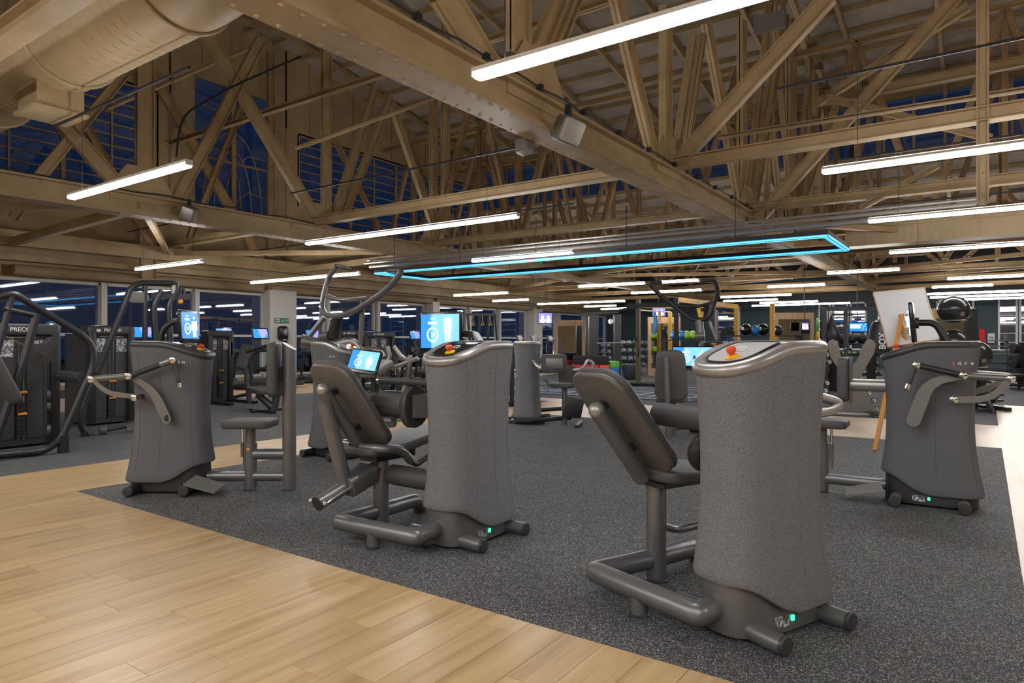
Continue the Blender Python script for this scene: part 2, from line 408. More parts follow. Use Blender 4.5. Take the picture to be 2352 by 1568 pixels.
# ornamental window with curved leading
w3 = thing('window_3', None, None, (XL-.1, 12.1, 5.1)); w3['kind'] = 'structure'
MB().bb((-.05, 0, 0), (.1, .07, 5.2)).bb((-.05, 2.93, 0), (.1, 3, 5.2)).bb((-.05, 0, 0), (.1, 3, .07)).bb((-.05, 0, 5.13), (.1, 3, 5.2)).build('window_frame', steel, w3, smooth=False)
for a, b in ((.07, 1.42), (1.58, 2.93)): MB().bb((-.004, a, .07), (.004, b, 5.13)).build('pane', glass, w3, smooth=False)
MB().bb((-.05, 1.42, .07), (.09, 1.58, 5.13)).build('mullion', steel, w3, smooth=False)
for k in range(3):
    for sgn in (-1, 1):
        pts = [(.03, 1.5+sgn*(1.15-.42*k)*math.sin(min(t, 1)*math.pi/2)*(1 if t <= 1 else 1), .3+(3.2-.65*k)*(1-(t)**2)+.1) for t in [i/10 for i in range(11)]]
        MB().tube(pts, .022, 6).build('curved_leading', steel_d, w3)
for k in range(3):
    for sgn in (-1, 1):
        MB().tube([(.03, 1.5+sgn*.1, 1.2+k*1.3), (.03, 1.5+sgn*.6, 1.6+k*1.3), (.03, 1.5+sgn*1.3, 1.5+k*1.4)], .018, 6).build('curved_leading', steel_d, w3)
MB().bb((.0, .1, 2.5), (.06, 2.9, 2.56)).build('glazing_bar', steel_d, w3, smooth=False)
# lower glazing of the left wall
def Yl(px): return P(px, 700, x=XL).y
bounds = [YB, -3.0, .8, Yl(115)-2.2, Yl(236), Yl(450), Yl(602)-.1]
lw = [(YB, 3.2), (3.35, Yl(236)-.06), (Yl(236)+.06, Yl(450)-.06), (Yl(450)+.06, Yl(604)), (Yl(665), Yl(745)), (Yl(755), Yl(860)), (Yl(870), Yl(975)),
      (Yl(995), Yl(1072)), (Yl(1080), Yl(1140)), (Yl(1148), Yl(1208)), (Yl(1232), Yl(1275)), (Yl(1285), Yl(1340)), (Yl(1350), YF-.3)]
for i, (a, b) in enumerate(lw):
    w = thing('window_%d' % (i+4), None, None, (XL-.1, a, .12)); w['kind'] = 'structure'; L = b-a
    MB().bb((-.05, 0, 0), (.12, .06, 3.0)).bb((-.05, L-.06, 0), (.12, L, 3.0)).bb((-.05, 0, 2.92), (.12, L, 3.0)).bb((-.05, 0, 0), (.12, L, .08)).build('window_frame', white, w, smooth=False)
    MB().bb((-.04, .06, 1.42), (.14, L-.06, 1.50)).build('transom', white, w, smooth=False)
    MB().bb((-.004, .06, .08), (.004, L-.06, 1.42)).build('pane', glass, w, smooth=False)
    MB().bb((-.004, .06, 1.50), (.004, L-.06, 2.92)).build('pane', glass, w, smooth=False)
    if i: MB().bb((-.2, -.14, 0), (.2, .0, 3.0)).build('mullion', white, w, smooth=False)
for px0, px1, lbl in ((603, 664, ''), (978, 994, ''), (1212, 1231, '')):
    a, b = Yl(px0), Yl(px1)
    MB().bb((XL-.1, a, 0), (XL+.45, b, 3.25)).build('trim_column', white, **S)
# roller-blind tube boxes over the glazing
bl_y = [YB, Yl(5), Yl(600), Yl(985), Yl(1222), YF]
for i in range(5):
    t = MB().cyl((XL+.28, bl_y[i]+.15, 3.3), (XL+.28, bl_y[i+1]-.15, 3.3), .15, 16).build('blind_roller', ductm)
    tag(t, 'long tan roller blind tube above the left glazing, %s from the camera end' % ORD[i], 'blind', 'roller blind tubes above the windows')
MB().bb((XL, YB, 3.55), (XL+.35, YF, 3.72)).build('trim_1', steel, smooth=False, **S)
# exterior ground and car lamp beyond the glass
MB().bb((-70, -40, -.4), (XL-.3, 90, -.3)).build('exterior_ground', mat('asphalt', (.02, .025, .03), .9), smooth=False, **S)
sl = thing('outdoor_lamp', 'dazzling bluish lamp outside the left window above the first weight stack', 'lamp', tuple(P(118, 750, x=-23.5)))
MB().cyl((-.08, 0, -2.1), (-.08, 0, -.02), .04).build('post', metal_k, sl)
MB().ball((0, 0, 0), .09, 12, 8).build('bulb', spot, sl); MB().lathe([(.09, -.1), (.14, 0), (.17, .02), (.17, .04)], Mx((-.04, 0, 0), z=(1, -.2, 0))).build('reflector_bowl', chrome, sl)
# ---- far wall
wf = MB().bb((XL, YF, 3.6), (XR, YF+.2, 6.4)).build('wall_back', blackm, smooth=False, **S)
segs = []
fx = lambda px: P(px, 700, y=YF).x
winx = [(fx(1512), fx(1562)), (fx(1640), fx(1700)), (fx(1880), fx(1908)), (fx(1912), fx(1948)), (fx(1952), fx(1990)), (fx(2150), fx(2238)), (fx(2292), fx(2338)), (fx(2341), fx(2390)), (fx(2393), fx(2440))]
x = XL; wm = MB()
for a, b in winx:
    if a-x > .05: wm.bb((x, YF, 0), (a, YF+.2, 3.6))
    wm.bb((a, YF, 0), (b, YF+.2, .9)); x = b
wm.bb((x, YF, 0), (XR, YF+.2, 3.6)); wm.build('wall_panel', teal, wf, smooth=False)
for i, (a, b) in enumerate(winx):
    w = thing('window_%d' % (i+20), None, None, (a, YF+.05, .9)); w['kind'] = 'structure'; L = b-a; H_ = 2.7
    MB().bb((0, -.06, 0), (.09, .06, H_)).bb((L-.09, -.06, 0), (L, .06, H_)).bb((0, -.06, 0), (L, .06, .09)).bb((0, -.06, H_-.09), (L, .06, H_)).build('window_frame', white, w, smooth=False)
    for k in range(1, 6): MB().bb((.09, -.03, k*.45-.02), (L-.09, .03, k*.45+(.06 if k == 3 else .02))).build('glazing_bar', white, w, smooth=False)
    for k in range(6): MB().bb((.09, -.004, k*.45+.06), (L-.09, .004, k*.45+.43)).build('pane', glass, w, smooth=False)
MB().bb((XR, YB, 0), (XR+.2, YF, 9.5)).build('wall_right', cream, smooth=False, **S)
MB().bb((XL, YB-.2, 0), (XR, YB, 6.3)).build('wall_front', cream, smooth=False, **S)

# ---- roof: monitor roof with ridge along x, clerestory bands, purlins under the deck
ceil = MB()
def roofstrip(y0, z0, y1, z1, t=.12): ceil.rings([[V(XL-.2, y0, z0), V(XL-.2, y1, z1), V(XL-.2, y1, z1+t), V(XL-.2, y0, z0+t)], [V(XR+.2, y0, z0), V(XR+.2, y1, z1), V(XR+.2, y1, z1+t), V(XR+.2, y0, z0+t)]])
roofstrip(1.7, RZ-12.9*.19, 14.6, RZ); roofstrip(14.6, RZ, 27.5, RZ-12.9*.19)
roofstrip(-3.8, 6.2, 1.7, 8.0); roofstrip(YB-.2, 6.2, -3.8, 6.2)
roofstrip(27.5, 8.0, 33, 6.2); roofstrip(33, 6.2, YF+.2, 6.2)
ceiling = ceil.build('ceiling', deck, smooth=False, **S)
def purlin(y, z, w=.07, h=.16): MB().bb((XL, y-w/2, z-h), (XR, y+w/2, z)).build('purlin', steel, ceiling, smooth=False)
for i in range(12):
    dy = .6+i*1.1; purlin(14.6-dy, RZ-dy*.19-.005); purlin(14.6+dy, RZ-dy*.19-.005)
for i in range(6):
    purlin(28+i*.9, 7.83-(i*.9)*.33, h=.13); purlin(1.2-i*.9, 7.83-(i*.9)*.33, h=.13)
for i in range(8): purlin(34+i*1.05, 6.2)
for i in range(14):                                        # rafters down both slopes
    x = -20.3+i*2.4
    for sg in (1, -1):
        MB().bar((x, 14.6, RZ-.24), (x, 14.6+sg*12.8, RZ-.24-12.8*.19), .12, .2).build('rafter', steel, ceiling, smooth=False)
        MB().bar((x, 14.6+sg*12.9, 7.7), (x, 14.6+sg*18.3, 5.98), .12, .2).build('rafter', steel, ceiling, smooth=False)
for nm, y in (('window_40', 27.5), ('window_41', 1.7)):
    w = thing(nm, None, None, (XL, y, 8.0)); w['kind'] = 'structure'; L = XR-XL
    MB().bb((0, -.1, 0), (L, .1, .14)).bb((0, -.1, 2.02), (L, .1, 2.2)).build('window_frame', steel, w, smooth=False)
    MB().bb((0, -.04, .98), (L, .04, 1.04)).build('glazing_bar', steel, w, smooth=False)
    pm = None
    n = 34; dx = L/n
    for k in range(n):
        if k: MB().bb((k*dx-.04, -.05, .14), (k*dx+.04, .05, 2.02)).build('mullion', steel, w, smooth=False)
        for zz in (.14, 1.04):
            if pm is None: o = MB().bb((.04, -.004, 0), (dx-.04, .004, .84)).build('pane', glass, w, smooth=False); pm = o.data
            else: o = bpy.data.objects.new('pane', pm); COL.objects.link(o); o.parent = w
            o.location = (k*dx, 0, zz)

# ---- trusses
def rivets(b, p, q, w, side, step=.22, r=.026, rows=2):
    p = V(*p); q = V(*q); t = (q-p); L = t.length; t.normalize(); n = int(L/step)
    for i in range(n):
        for s in ((-1, 1) if rows == 2 else (0,)):
            c = p+t*(step*(i+.5))+V(*side[0])*(s*w*.36); nn = V(*side[1])
            u = t; v = nn.cross(t)
            vs = [c+(u*math.cos(a)+v*math.sin(a))*r for a in [math.pi/3*j for j in range(6)]]+[c+nn*r*.7]
            b.add(vs, [(j, (j+1) % 6, 6) for j in range(6)])
def main_beam(X, name_lbl):
    r = MB().bb((X-.21, YB, 3.90), (X+.21, YF, 3.94)).bb((X-.13, YB, 4.31), (X+.13, YF, 4.35)).bb((X-.02, YB, 3.94), (X+.02, YF, 4.31)).bb((X-.13, YB, 3.94), (X-.10, YF, 4.03)).bb((X+.10, YB, 3.94), (X+.13, YF, 4.03)).build('roof_beam', steel, smooth=False, kind='structure')
    rv = MB()
    rivets(rv, (X, -1, 3.90), (X, 30, 3.90), .42, ((1, 0, 0), (0, 0, -1)), .2)
    rivets(rv, (X+.02, -1, 4.16), (X+.02, 24, 4.16), .3, ((0, 0, 1), (1, 0, 0)), .35, .014, 1)
    rv.build('rivets', steel, r, smooth=True, kind='stuff')
    return r
beams = {X: main_beam(X, '') for X in (-14.0, -4.45, 5.15)}
def member(X, a, b, w=.2, m=None, kind='diagonal', h=None, plane='x', root=None, double=True):
    """truss member between two sight points lying in the truss plane"""
    pa = P(a[0], a[1], **{plane: X}); pb = P(b[0], b[1], **{plane: X})
    mem3(pa, pb, w, m, kind, root or beams[min(beams, key=lambda q: abs(q-X))], plane, double)
MEMN = [0]
def mem3(pa, pb, w, m, kind, root, plane='x', double=True):
    MEMN[0] += 1; k = (MEMN[0] % 9-4)*.006; sh = V(k, 0, 0) if plane == 'x' else V(0, k, 0); pa = pa+sh; pb = pb+sh
    up = (1, 0, 0) if plane == 'x' else (0, 1, 0); b = MB(); t = (pb-pa).normalized(); a = t.cross(V(*up)).normalized()
    zt = min(roof_z(max(-6, min(41, pa.y))), 12)
    b.bar(pa, pb, w, .02, up)
    for s in (-1, 1): b.bar(pa+a*(s*(w/2-.01)), pb+a*(s*(w/2-.01)), .02, .13, up)
    rivets(b, pa+V(*up)*.011, pb+V(*up)*.011, w, (tuple(a), up), .28, .014, 1)
    if plane == 'y': rivets(b, pa-V(*up)*.011, pb-V(*up)*.011, w, (tuple(a), (0, -1, 0)), .28, .014, 1)
    b.build(kind, m or steel, root, smooth=False)
def clipz(pa, pb):
    return pa, pb
XB, XA, XW = -14.0, -4.45, -20.9
t2 = beams[-14.0]; t1 = beams[-4.45]
for a, b, w, k in [((334, 490), (334, 40), .34, 'post'), ((750, 520), (750, 120), .26, 'post'), ((730, 510), (470, 70), .30, 'diagonal'),
    ((395, 480), (600, 90), .24, 'diagonal'), ((765, 506), (866, 190), .22, 'diagonal'), ((788, 500), (898, 220), .2, 'diagonal'),
    ((994, 520), (893, 225), .2, 'diagonal'), ((265, 420), (110, 250), .26, 'diagonal'), ((82, 416), (290, 165), .18, 'diagonal'),
    ((1024, 540), (1024, -30), .3, 'post')]:
    member(XB, a, b, w, kind=k)
for a, b, w, k in [((320, 118), (600, 600), .3, 'diagonal'), ((622, 590), (622, 120), .26, 'post'), ((655, 570), (700, 500), .2, 'diagonal'), ((415, 600), (560, 230), .2, 'diagonal'), ((165, 230), (345, 560), .22, 'diagonal'), ((30, 500), (160, 320), .22, 'diagonal'),
    ((340, 640), (335, 505), .45, 'post'), ((905, 590), (760, 300), .22, 'diagonal'), ((930, 590), (1060, 330), .2, 'diagonal'), ((1090, 600), (960, 360), .2, 'diagonal')]:
    member(XW, a, b, w, steel_d, kind=k, root=wl)
MB().bb((XW-.12, YB, 3.9), (XW+.12, YF, 4.3)).build('edge_beam', steel, wl, smooth=False)
for a, b, w, k in [((1130, 165), (1015, -20), .34, 'diagonal'), ((1192, 125), (1192, -40), .34, 'post'), ((1232, 120), (1290, -20), .22, 'diagonal'), ((1268, 135), (1330, -20), .12, 'diagonal'),
    ((1502, 375), (1408, -20), .27, 'diagonal'), ((1526, 375), (1526, 20), .3, 'post'), ((1704, 480), (1624, 50), .3, 'diagonal'), ((1706, 480), (1706, 40), .36, 'post'),
    ((1814, 505), (1814, 60), .4, 'post'), ((1730, 470), (1805, 20), .42, 'diagonal'), ((1833, 505), (1888, 200), .42, 'diagonal'), ((1860, 560), (1856, 120), .3, 'post'), ((1900, 570), (1960, 330), .35, 'diagonal'), ((1550, 350), (1590, 80), .1, 'lacing_bar'), ((1572, 350), (1612, 80), .1, 'lacing_bar'),
    ((1760, 500), (1775, 240), .1, 'lacing_bar'), ((1795, 500), (1770, 240), .1, 'lacing_bar')]:
    member(XA, a, b, w, kind=k)
# laced column pairs seen beyond the first beam
for dx in (0, 26):
    member(XA, (1842+dx, 85), (1905+dx, 330), .12, kind='lacing_bar'); 
for k in range(5): member(XA, (1850+k*13, 110+k*48), (1878+k*13, 108+k*48), .1, kind='lacing_bar')
# struts along x between the trusses at the panel points
strut_root = {}
def strut(Y, z, x0=XL, x1=XR, h=.2, w=.22, m=steel):
    o = MB().bb((x0, Y-w/2, z), (x1, Y+w/2, z+.02)).bb((x0, Y-w/2, z+h-.02), (x1, Y+w/2, z+h)).bb((x0, Y-.02, z), (x1, Y+.02, z+h))
    o = o.build('roof_strut', m, smooth=False, kind='structure'); strut_root[Y] = o; return o
for Y in (2.55, 11.0, 15.6): strut(Y, 4.32)
strut(6.8, 7.2, w=.1, h=.12); strut(20.2, 4.3); strut(24.8, 4.3, m=steel_d); strut(29.4, 4.0, m=steel_d); strut(34, 4.0, m=steel_d); strut(38.5, 4.0, m=steel_d)
for a, b, w in [((1560, 372), (1905, -5), .26), ((2257, 470), (2257, -10), .14)]:
    member(11.0, a, b, w, plane='y', kind='diagonal', root=strut_root[11.0])
for a, b, w in [((1742, 505), (2195, -5), .25), ((1900, 225), (2276, 318), .14), ((1975, 480), (2155, 380), .1)]:
    member(15.6, a, b, w, plane='y', kind='diagonal', root=strut_root[15.6])
member(16.5, (1870, 235), (2352, 140), .2, plane='y', kind='tie', root=strut_root[15.6]); member(13.5, (1650, 315), (2352, 205), .07, plane='y', kind='tie', root=strut_root[15.6])
member(15.8, (1880, 235), (2225, 15), .16, plane='y', kind='diagonal', root=strut_root[15.6])
# gusset plates at the panel points
for X in (-14.0, -4.45, 5.15):
    for Y in (2.4, 6.8, 11.0, 15.6, 20.2, 24.8):
        b = MB(); M = Mx((X+.025, Y, 4.3), z=(1, 0, 0), x=(0, 1, 0))
        b.slab([(-.62, -.1), (.62, -.1), (.62, .18), (.3, .62), (-.3, .62), (-.62, .18)], .02, M, e=.002, n=1)
        rivets(b, (X+.047, Y-.45, 4.42), (X+.047, Y+.45, 4.42), .3, ((0, 0, 1), (1, 0, 0)), .12, .016)
        b.build('gusset_plate', steel, beams[X], smooth=False)
# systematic truss webs further back (both directions), top chords under the roof
def chord(X, m):
    r = beams[X]
    for (y0, z0, y1, z1) in ((1.8, 9.7, 14.6, 12.15), (14.6, 12.15, 27.4, 9.7)):
        mem3(V(X, y0, z0), V(X, y1, z1), .3, m, 'top_chord', r)
for X in (-14.0, -4.45, 5.15): chord(X, steel)
for X in (-14.0, -4.45, 5.15):
    Ys = [15.6, 20.2, 24.8, 29.4, 34, 38.5]
    for i in range(len(Ys)-1):
        y0, y1 = Ys[i], Ys[i+1]; zt0 = min(roof_z(y0)-.3, 10.5); zt1 = min(roof_z(y1)-.3, 10.5)
        if X != -4.45 or i: mem3(V(X, y0, 4.35), V(X, y0, zt0), .24, steel_d, 'post', beams[X])
        mem3(V(X, y0, 4.35), V(X, (y0+y1)/2, (zt0+zt1)/2), .2, steel_d, 'diagonal', beams[X])
        mem3(V(X, y1, 4.35), V(X, (y0+y1)/2, (zt0+zt1)/2), .2, steel_d, 'diagonal', beams[X])
for Y in (20.2, 24.8, 29.4, 34.0):
    zt = min(roof_z(Y)-.3, 9.5); xs_ = [-21, -17.5, -14, -10.8, -7.6, -4.45, -1.2, 2, 5.15]
    for i in range(len(xs_)-1):
        a, b = xs_[i], xs_[i+1]; c = (a+b)/2; r = strut_root[Y]
        mem3(V(a, Y, 4.4), V(c, Y, zt), .16, steel_d, 'diagonal', r, 'y'); mem3(V(b, Y, 4.4), V(c, Y, zt), .16, steel_d, 'diagonal', r, 'y')
        mem3(V(c, Y, 4.4), V(c, Y, zt), .12, steel_d, 'post', r, 'y')
    mem3(V(-21, Y, zt), V(XR-.2, Y, zt), .16, steel_d, 'top_chord', strut_root[Y], 'y')
mem3(V(-21, 11.02, 7.6), V(XR-.2, 11.02, 7.6), .14, steel_d, 'tie', strut_root[11.0], 'y')
# wind bracing in the plane of the bottom chords
for i, (a, b) in enumerate([((-21, 2.6), (-14, 6.8)), ((-21, 11), (-14, 6.8)), ((-21, 11), (-14, 15.6)), ((-21, 20.2), (-14, 15.6)), ((-14, 15.6), (-4.5, 20.2)), ((-14, 24.8), (-4.5, 20.2)), ((-4.5, 20.2), (5, 24.8)), ((-4.5, 29.4), (5, 24.8)), ((-14, 24.8), (-4.5, 29.4)), ((-21, 20.2), (-14, 24.8)), ((-21, 29.4), (-14, 24.8)), ((-4.45, 15.6), (-1, 20.2)), ((-4.5, 34), (5, 29.4)), ((-14, 34), (-4.5, 29.4)), ((-14, 34), (-4.5, 38.5))]):
    MB().bar((a[0], a[1], 4.15), (b[0], b[1], 4.15), .13, .13).build('bracing', steel if i < 4 else steel_d, strut_root[20.2], smooth=False)
for Y in (6.8, 15.6): MB().bar((-21, Y, 3.98), (-14, Y, 4.12), .16, .2).build('bracing', steel, strut_root[15.6], smooth=False)
# slender sag rods
for a, b, X in [((245, 250), (604, 98), -16.5), ((680, 340), (1010, 220), -12.), ((700, 335), (960, 240), -12.)]:
    pa, pb = P(*a, x=X), P(*b, x=X); MB().cyl(pa, pb, .045, 8).build('tie_rod', steel, t2)
# ---- cable clipped along the top of the first beam
cb = MB(); pts = []
for i in range(60): pts.append((-4.30, 1+i*.3, 4.39+.015*math.sin(i*1.9)))
cb.tube(pts, .011, 6)
cable = cb.build('electric_cable', blackm); tag(cable, 'thin dark cable clipped along the top of the nearest big riveted beam', 'cable')
for i in range(16): MB().bb((-4.34, 1.4+i*1.05, 4.35), (-4.27, 1.46+i*1.05, 4.42)).build('cable_clip', metal_k, cable, smooth=False)
pts = [(-13.85, 4+i*.3, 4.38+.02*math.sin(i*1.3)) for i in range(30)]
o = MB().tube(pts, .014, 6).build('electric_cable', blackm); tag(o, 'thin dark cable looped along the top of the far left roof beam', 'cable')
pc = [P(*q, x=-13) for q in ((405, 360), (415, 265), (530, 200), (690, 130))]
o = MB().tube(fillet(pc, .5), .022, 6).build('electric_cable', blackm); tag(o, 'dark sagging cable crossing the upper left trusses to a lamp', 'cable')
# ================================================================== LAMPS AND SERVICES
def lamp(a, b, label, z=3.28, w=.085):
    pa, pb = P(*a, z=z) if len(a) == 2 else V(*a), P(*b, z=z) if len(b) == 2 else V(*b)
    y = (pa.y+pb.y)/2; y = round(y*2)/2 if y > 10 and len(a) == 2 else round(y, 1); x0, x1 = pa.x, pb.x; L = x1-x0
    t = thing('linear_lamp', label, 'lamp', ((x0+x1)/2, y, z), 0, 'linear pendant lamps')
    MB().bb((-L/2, -w/2, .03), (L/2, w/2, .06)).bb((-L/2, -w/2, 0), (-L/2+.01, w/2, .03)).bb((L/2-.01, -w/2, 0), (L/2, w/2, .03)).build('housing', white, t, smooth=False)
    MB().slab(rrect(L-.02, w, .02, 3), .045, Mx((0, 0, -.015)), e=.012).build('diffuser', lampm, t)
    MB().bb((-L/2+.02, -w/2+.01, .06), (L/2-.02, w/2-.01, .064)).build('roof_fill_strip', roof_fill_m, t, smooth=False)  # emissive top added as roof fill
    for s in (-1, 1):
        wx = L*.38*s; cxx = (x0+x1)/2
        if min(abs(cxx+wx-q) for q in (-14., -4.45, 5.15)) < .3: wx -= s*.5
        MB().cyl((wx, 0, .06), (wx, 0, 4.33-z), .004, 5).build('suspension_wire', blackm, t)
    rk = round(y*10)
    TR.setdefault(rk, []).append((x0, x1, y)); return t
TR = {}
for a, b, l in [
 ((1097, 183), (1860, -29), 'largest white linear lamp, nearest, crossing the top of the picture right of the big beam'),
 ((170, 457), (440, 380), 'short bright linear lamp below the round duct at left'),
 ((712, 562), (1190, 497), 'long bright linear lamp left of centre in front of the trusses'),
 ((1890, 400), (2750, 278), 'bright linear lamp entering from the right edge at mid height'),
 ((1995, 512), (2700, 448), 'linear lamp at right directly above the ribbed rectangular duct'),
 ((2040, 580), (2700, 540), 'linear lamp at right directly below the ribbed rectangular duct'),
 ((315, 620), (455, 600), 'short linear lamp above the left exit column and tall machine frame'),
 ((570, 650), (812, 628), 'linear lamp behind the raised pulldown arms at left of centre'),
 ((1080, 600), (1315, 580), 'linear lamp just behind the blue neon rectangle'),
 ((1900, 629), (2070, 622), 'linear lamp right of the blue neon corner'),
 ((1048, 680), (1175, 674), 'upper of two short linear lamps under the left end of the blue neon'),
 ((1130, 692), (1208, 688), 'lower of two short linear lamps under the left end of the blue neon'),
 ((1335, 660), (1488, 652), 'linear lamp left of the distant pulldown arms'),
 ((1524, 650), (1608, 645), 'short linear lamp between the distant pulldown arms'),
 ((1456, 675), (1612, 667), 'linear lamp crossing just below the tops of the distant pulldown arms'),
 ((1242, 700), (1438, 692), 'long thin far linear lamp ending at the dark rig crossbeam'),
 ((1355, 706), (1412, 702), 'tiny upper linear lamp left of the dark rig post'),
 ((1388, 711), (1447, 708), 'tiny lower linear lamp left of the dark rig post'),
 ((1762, 660), (1892, 653), 'linear lamp above the yellow rig post at right of centre'),
 ((1658, 684), (1813, 676), 'far linear lamp over the yellow rig crossbeam, upper one'),
 ((1663, 693), (1780, 687), 'far linear lamp over the yellow rig crossbeam, lower one'),
 ((1747, 697), (1882, 693), 'thin far linear lamp above the wooden mirror, upper one'),
 ((1726, 703), (1952, 696), 'long far linear lamp above the wooden mirror, lower one'),
 ((2175, 641), (2500, 628), 'far linear lamp at the right edge above the gym balls'),
 ((2140, 661), (2282, 657), 'linear lamp right of the white board top corner'),
 ((2130, 677), (2500, 663), 'long linear lamp directly above the upper gym ball'),
 ((2135, 684), (2500, 674), 'thin long linear lamp touching the upper gym ball from above'),
 ((2213, 688), (2500, 681), 'lowest linear lamp above the dark teal wall and paned window')]:
    lamp(a, b, l)
for i, (x, y) in enumerate([(1.2, -.2), (-4.4, -.4), (-10, -.5), (1.5, -3.8), (-5, -4.0), (-12, -4.2), (4.8, 3.8), (7, 8.3)]):  # unseen lamps added around the camera to light the machine fronts
    lamp((x-2.2, y, 3.28), (x+2.2, y, 3.28), 'added linear lamp outside the picture, %s of the ones around the camera' % ORD[i])
for k, v in TR.items():
    y = sum(q[2] for q in v)/len(v); MB().bb((max(XL, min(q[0] for q in v)-.5), min(q[2] for q in v)-.012, 4.32), (min(XR, max(q[1] for q in v)), max(q[2] for q in v)+.012, 4.35)).build('trim_tray', metal_k, smooth=False, **S)
# blue neon rectangle
q = [P(885, 632, z=3.28), P(1890, 540, z=3.28), P(1938, 573, z=3.28), P(1000, 645, z=3.28)]
x0 = (q[0].x+q[3].x)/2; x1 = (q[1].x+q[2].x)/2; y0 = (q[3].y+q[2].y)/2; y1 = (q[0].y+q[1].y)/2
nt = thing('neon_rectangle', 'long blue neon light rectangle hung under the roof', 'lamp', (x0, y0, 3.28)); Lx = x1-x0; Ly = y1-y0
for nm, a, b in (('near', (0, 0), (Lx, 0)), ('far', (0, Ly), (Lx, Ly)), ('left', (0, 0), (0, Ly)), ('right', (Lx, 0), (Lx, Ly))):
    dx, dy = (.0, .10) if nm in ('near', 'far') else (.10, 0)
    ex = .10 if dy else 0; ey = .10 if dx else 0
    MB().bb((a[0]-dx/2-ex/2, a[1]-dy/2-ey/2, .05), (b[0]+dx/2+ex/2, b[1]+dy/2+ey/2, .13)).build('channel', metal_k, nt, smooth=False)
    MB().bb((a[0]-dx/2-ex/2, a[1]-dy/2-ey/2, .002), (b[0]+dx/2+ex/2, b[1]+dy/2+ey/2, .05)).build('blue_light', neon_o, nt, smooth=False)
    dx2, dy2 = (0, .03) if dy else (.03, 0)
    z0, z1 = .014, .038
    MB().bb((a[0]-dx2/2-.034*(dy > 0), a[1]-dy2/2-.034*(dx > 0), -.004), (b[0]+dx2/2+.034*(dy > 0), b[1]+dy2/2+.034*(dx > 0), .001)).build('neon_tube', neon_c, nt, smooth=False)
    for s in (-1, 1):
        if dy: MB().bb((a[0]-.034, a[1]+s*.052-.001, z0), (b[0]+.034, a[1]+s*.052+.001, z1)).build('neon_tube', neon_c, nt, smooth=False)
        else: MB().bb((a[0]+s*.052-.001, a[1]-.034, z0), (a[0]+s*.052+.001, b[1]+.034, z1)).build('neon_tube', neon_c, nt, smooth=False)
for i in range(5):
    for yy in (0, Ly): MB().cyl((Lx*(i+.3)/5, yy, .13), (Lx*(i+.3)/5, yy, 1.05), .008, 6).build('hanger', metal_k, nt)
# big spiral duct
dt = thing('round_duct', 'large tan spiral air duct at top left with flange rings', 'duct', (0, 3.8, 5.27)); R_ = .58
pts = fillet([(-20.5, 0, 0), (-5.75, 0, 0), (-5.2, .2, 3.2)], 1.1, 10)
MB().tube(pts, R_, 40).build('duct_body', ductm, dt)
sp = MB()
for i in range(70): sp.tube([(-20+i*.18+.09*j/20, R_*1.004*math.cos(math.tau*j/20), R_*1.004*math.sin(math.tau*j/20)) for j in range(21)], .0035, 4)
sp.build('spiral_seam', ductm, dt, kind='stuff')
for x in (-18.6, -15.2, -12.4, -9.6, -6.95): MB().tube([(x, R_*1.02*math.cos(math.tau*j/36), R_*1.02*math.sin(math.tau*j/36)) for j in range(36)], .028, 8, closed=True).build('flange_ring', ductm, dt)
dd = P(118, 250, y=3.8); MB().bb((dd.x-.3, -.28, -.84), (dd.x+.3, .28, -.5)).bb((dd.x-.34, -.32, -.87), (dd.x+.34, .32, -.83)).build('diffuser_box', ductm, dt, smooth=False)
# ribbed rectangular duct at right
rd = thing('rectangular_duct', 'long ribbed tan rectangular duct at the right, above a lamp row', 'duct', (0, 19.4, 3.82))
xs0 = P(1945, 560, y=19.4).x
MB().bb((xs0, -.3, 0), (4.85, .3, .5)).build('duct_body', ductm, rd, smooth=False)
rb = MB()
for i in range(60):
    x = xs0+.1+i*.17
    if x < 4.7: rb.bb((x, -.315, .03), (x+.06, -.3, .42))
rb.build('stiffening_ribs', steel, rd, smooth=False, kind='stuff')
MB().bb((xs0-.02, -.34, .44), (4.85, .34, .52)).build('duct_flange', steel, rd, smooth=False)
# conduits above the neon
for i, (dz, dy, r) in enumerate(((.28, .3, .05), (.36, .1, .035), (.46, .2, .025))):
    t = MB().tube([(x0-.6+k*(Lx+3)/12, y1+dy+.02*math.sin(k), 3.28+dz) for k in range(13)], r, 8).build('conduit', metal_l)
    tag(t, ['thick metal conduit running above the blue neon', 'middle dark conduit above the blue neon', 'thin conduit above the blue neon'][i], 'conduit')
# speakers and box on the beams
def speaker(c, s, label, zdir):
    t = thing('ceiling_speaker', label, 'speaker', c); M = Mx((0, 0, 0), z=zdir, x=(0, 1, 0))
    M2_ = M @ Matrix.Translation(V(0, 0, -.12*s)); MB().slab(rrect(.28*s, .28*s, .04*s), .24*s, M2_, e=.03*s).build('speaker_body', armgrey, t)
    MB().slab(rrect(.25*s, .25*s, .03*s), .012, M @ Matrix.Translation(V(0, 0, .118*s)), e=.004).build('speaker_grille', metal_l, t)
    MB().bb((-.03, -.03, 0), (.03, .03, .28*s)).build('bracket', metal_k, t, smooth=False)
speaker(P(1305, 300, x=-4.1), 1.1, 'grey box speaker hung on the nearest big beam', (.75, -.5, -.35))
speaker(P(435, 490, x=-13.7), 1.05, 'grey box speaker on the far left roof beam under the bright lamp', (.5, -.75, -.25))
speaker(P(1205, 335, x=-4.8), .7, 'small grey box under the near big beam', (.1, -.1, -1))
jb = MB().box((0, 0, 0), (.5, .12, .28)).build('junction_box', armgrey, smooth=False); jb.location = P(1768, 52, y=12.0); tag(jb, 'grey junction box up among the trusses at top right', 'box')
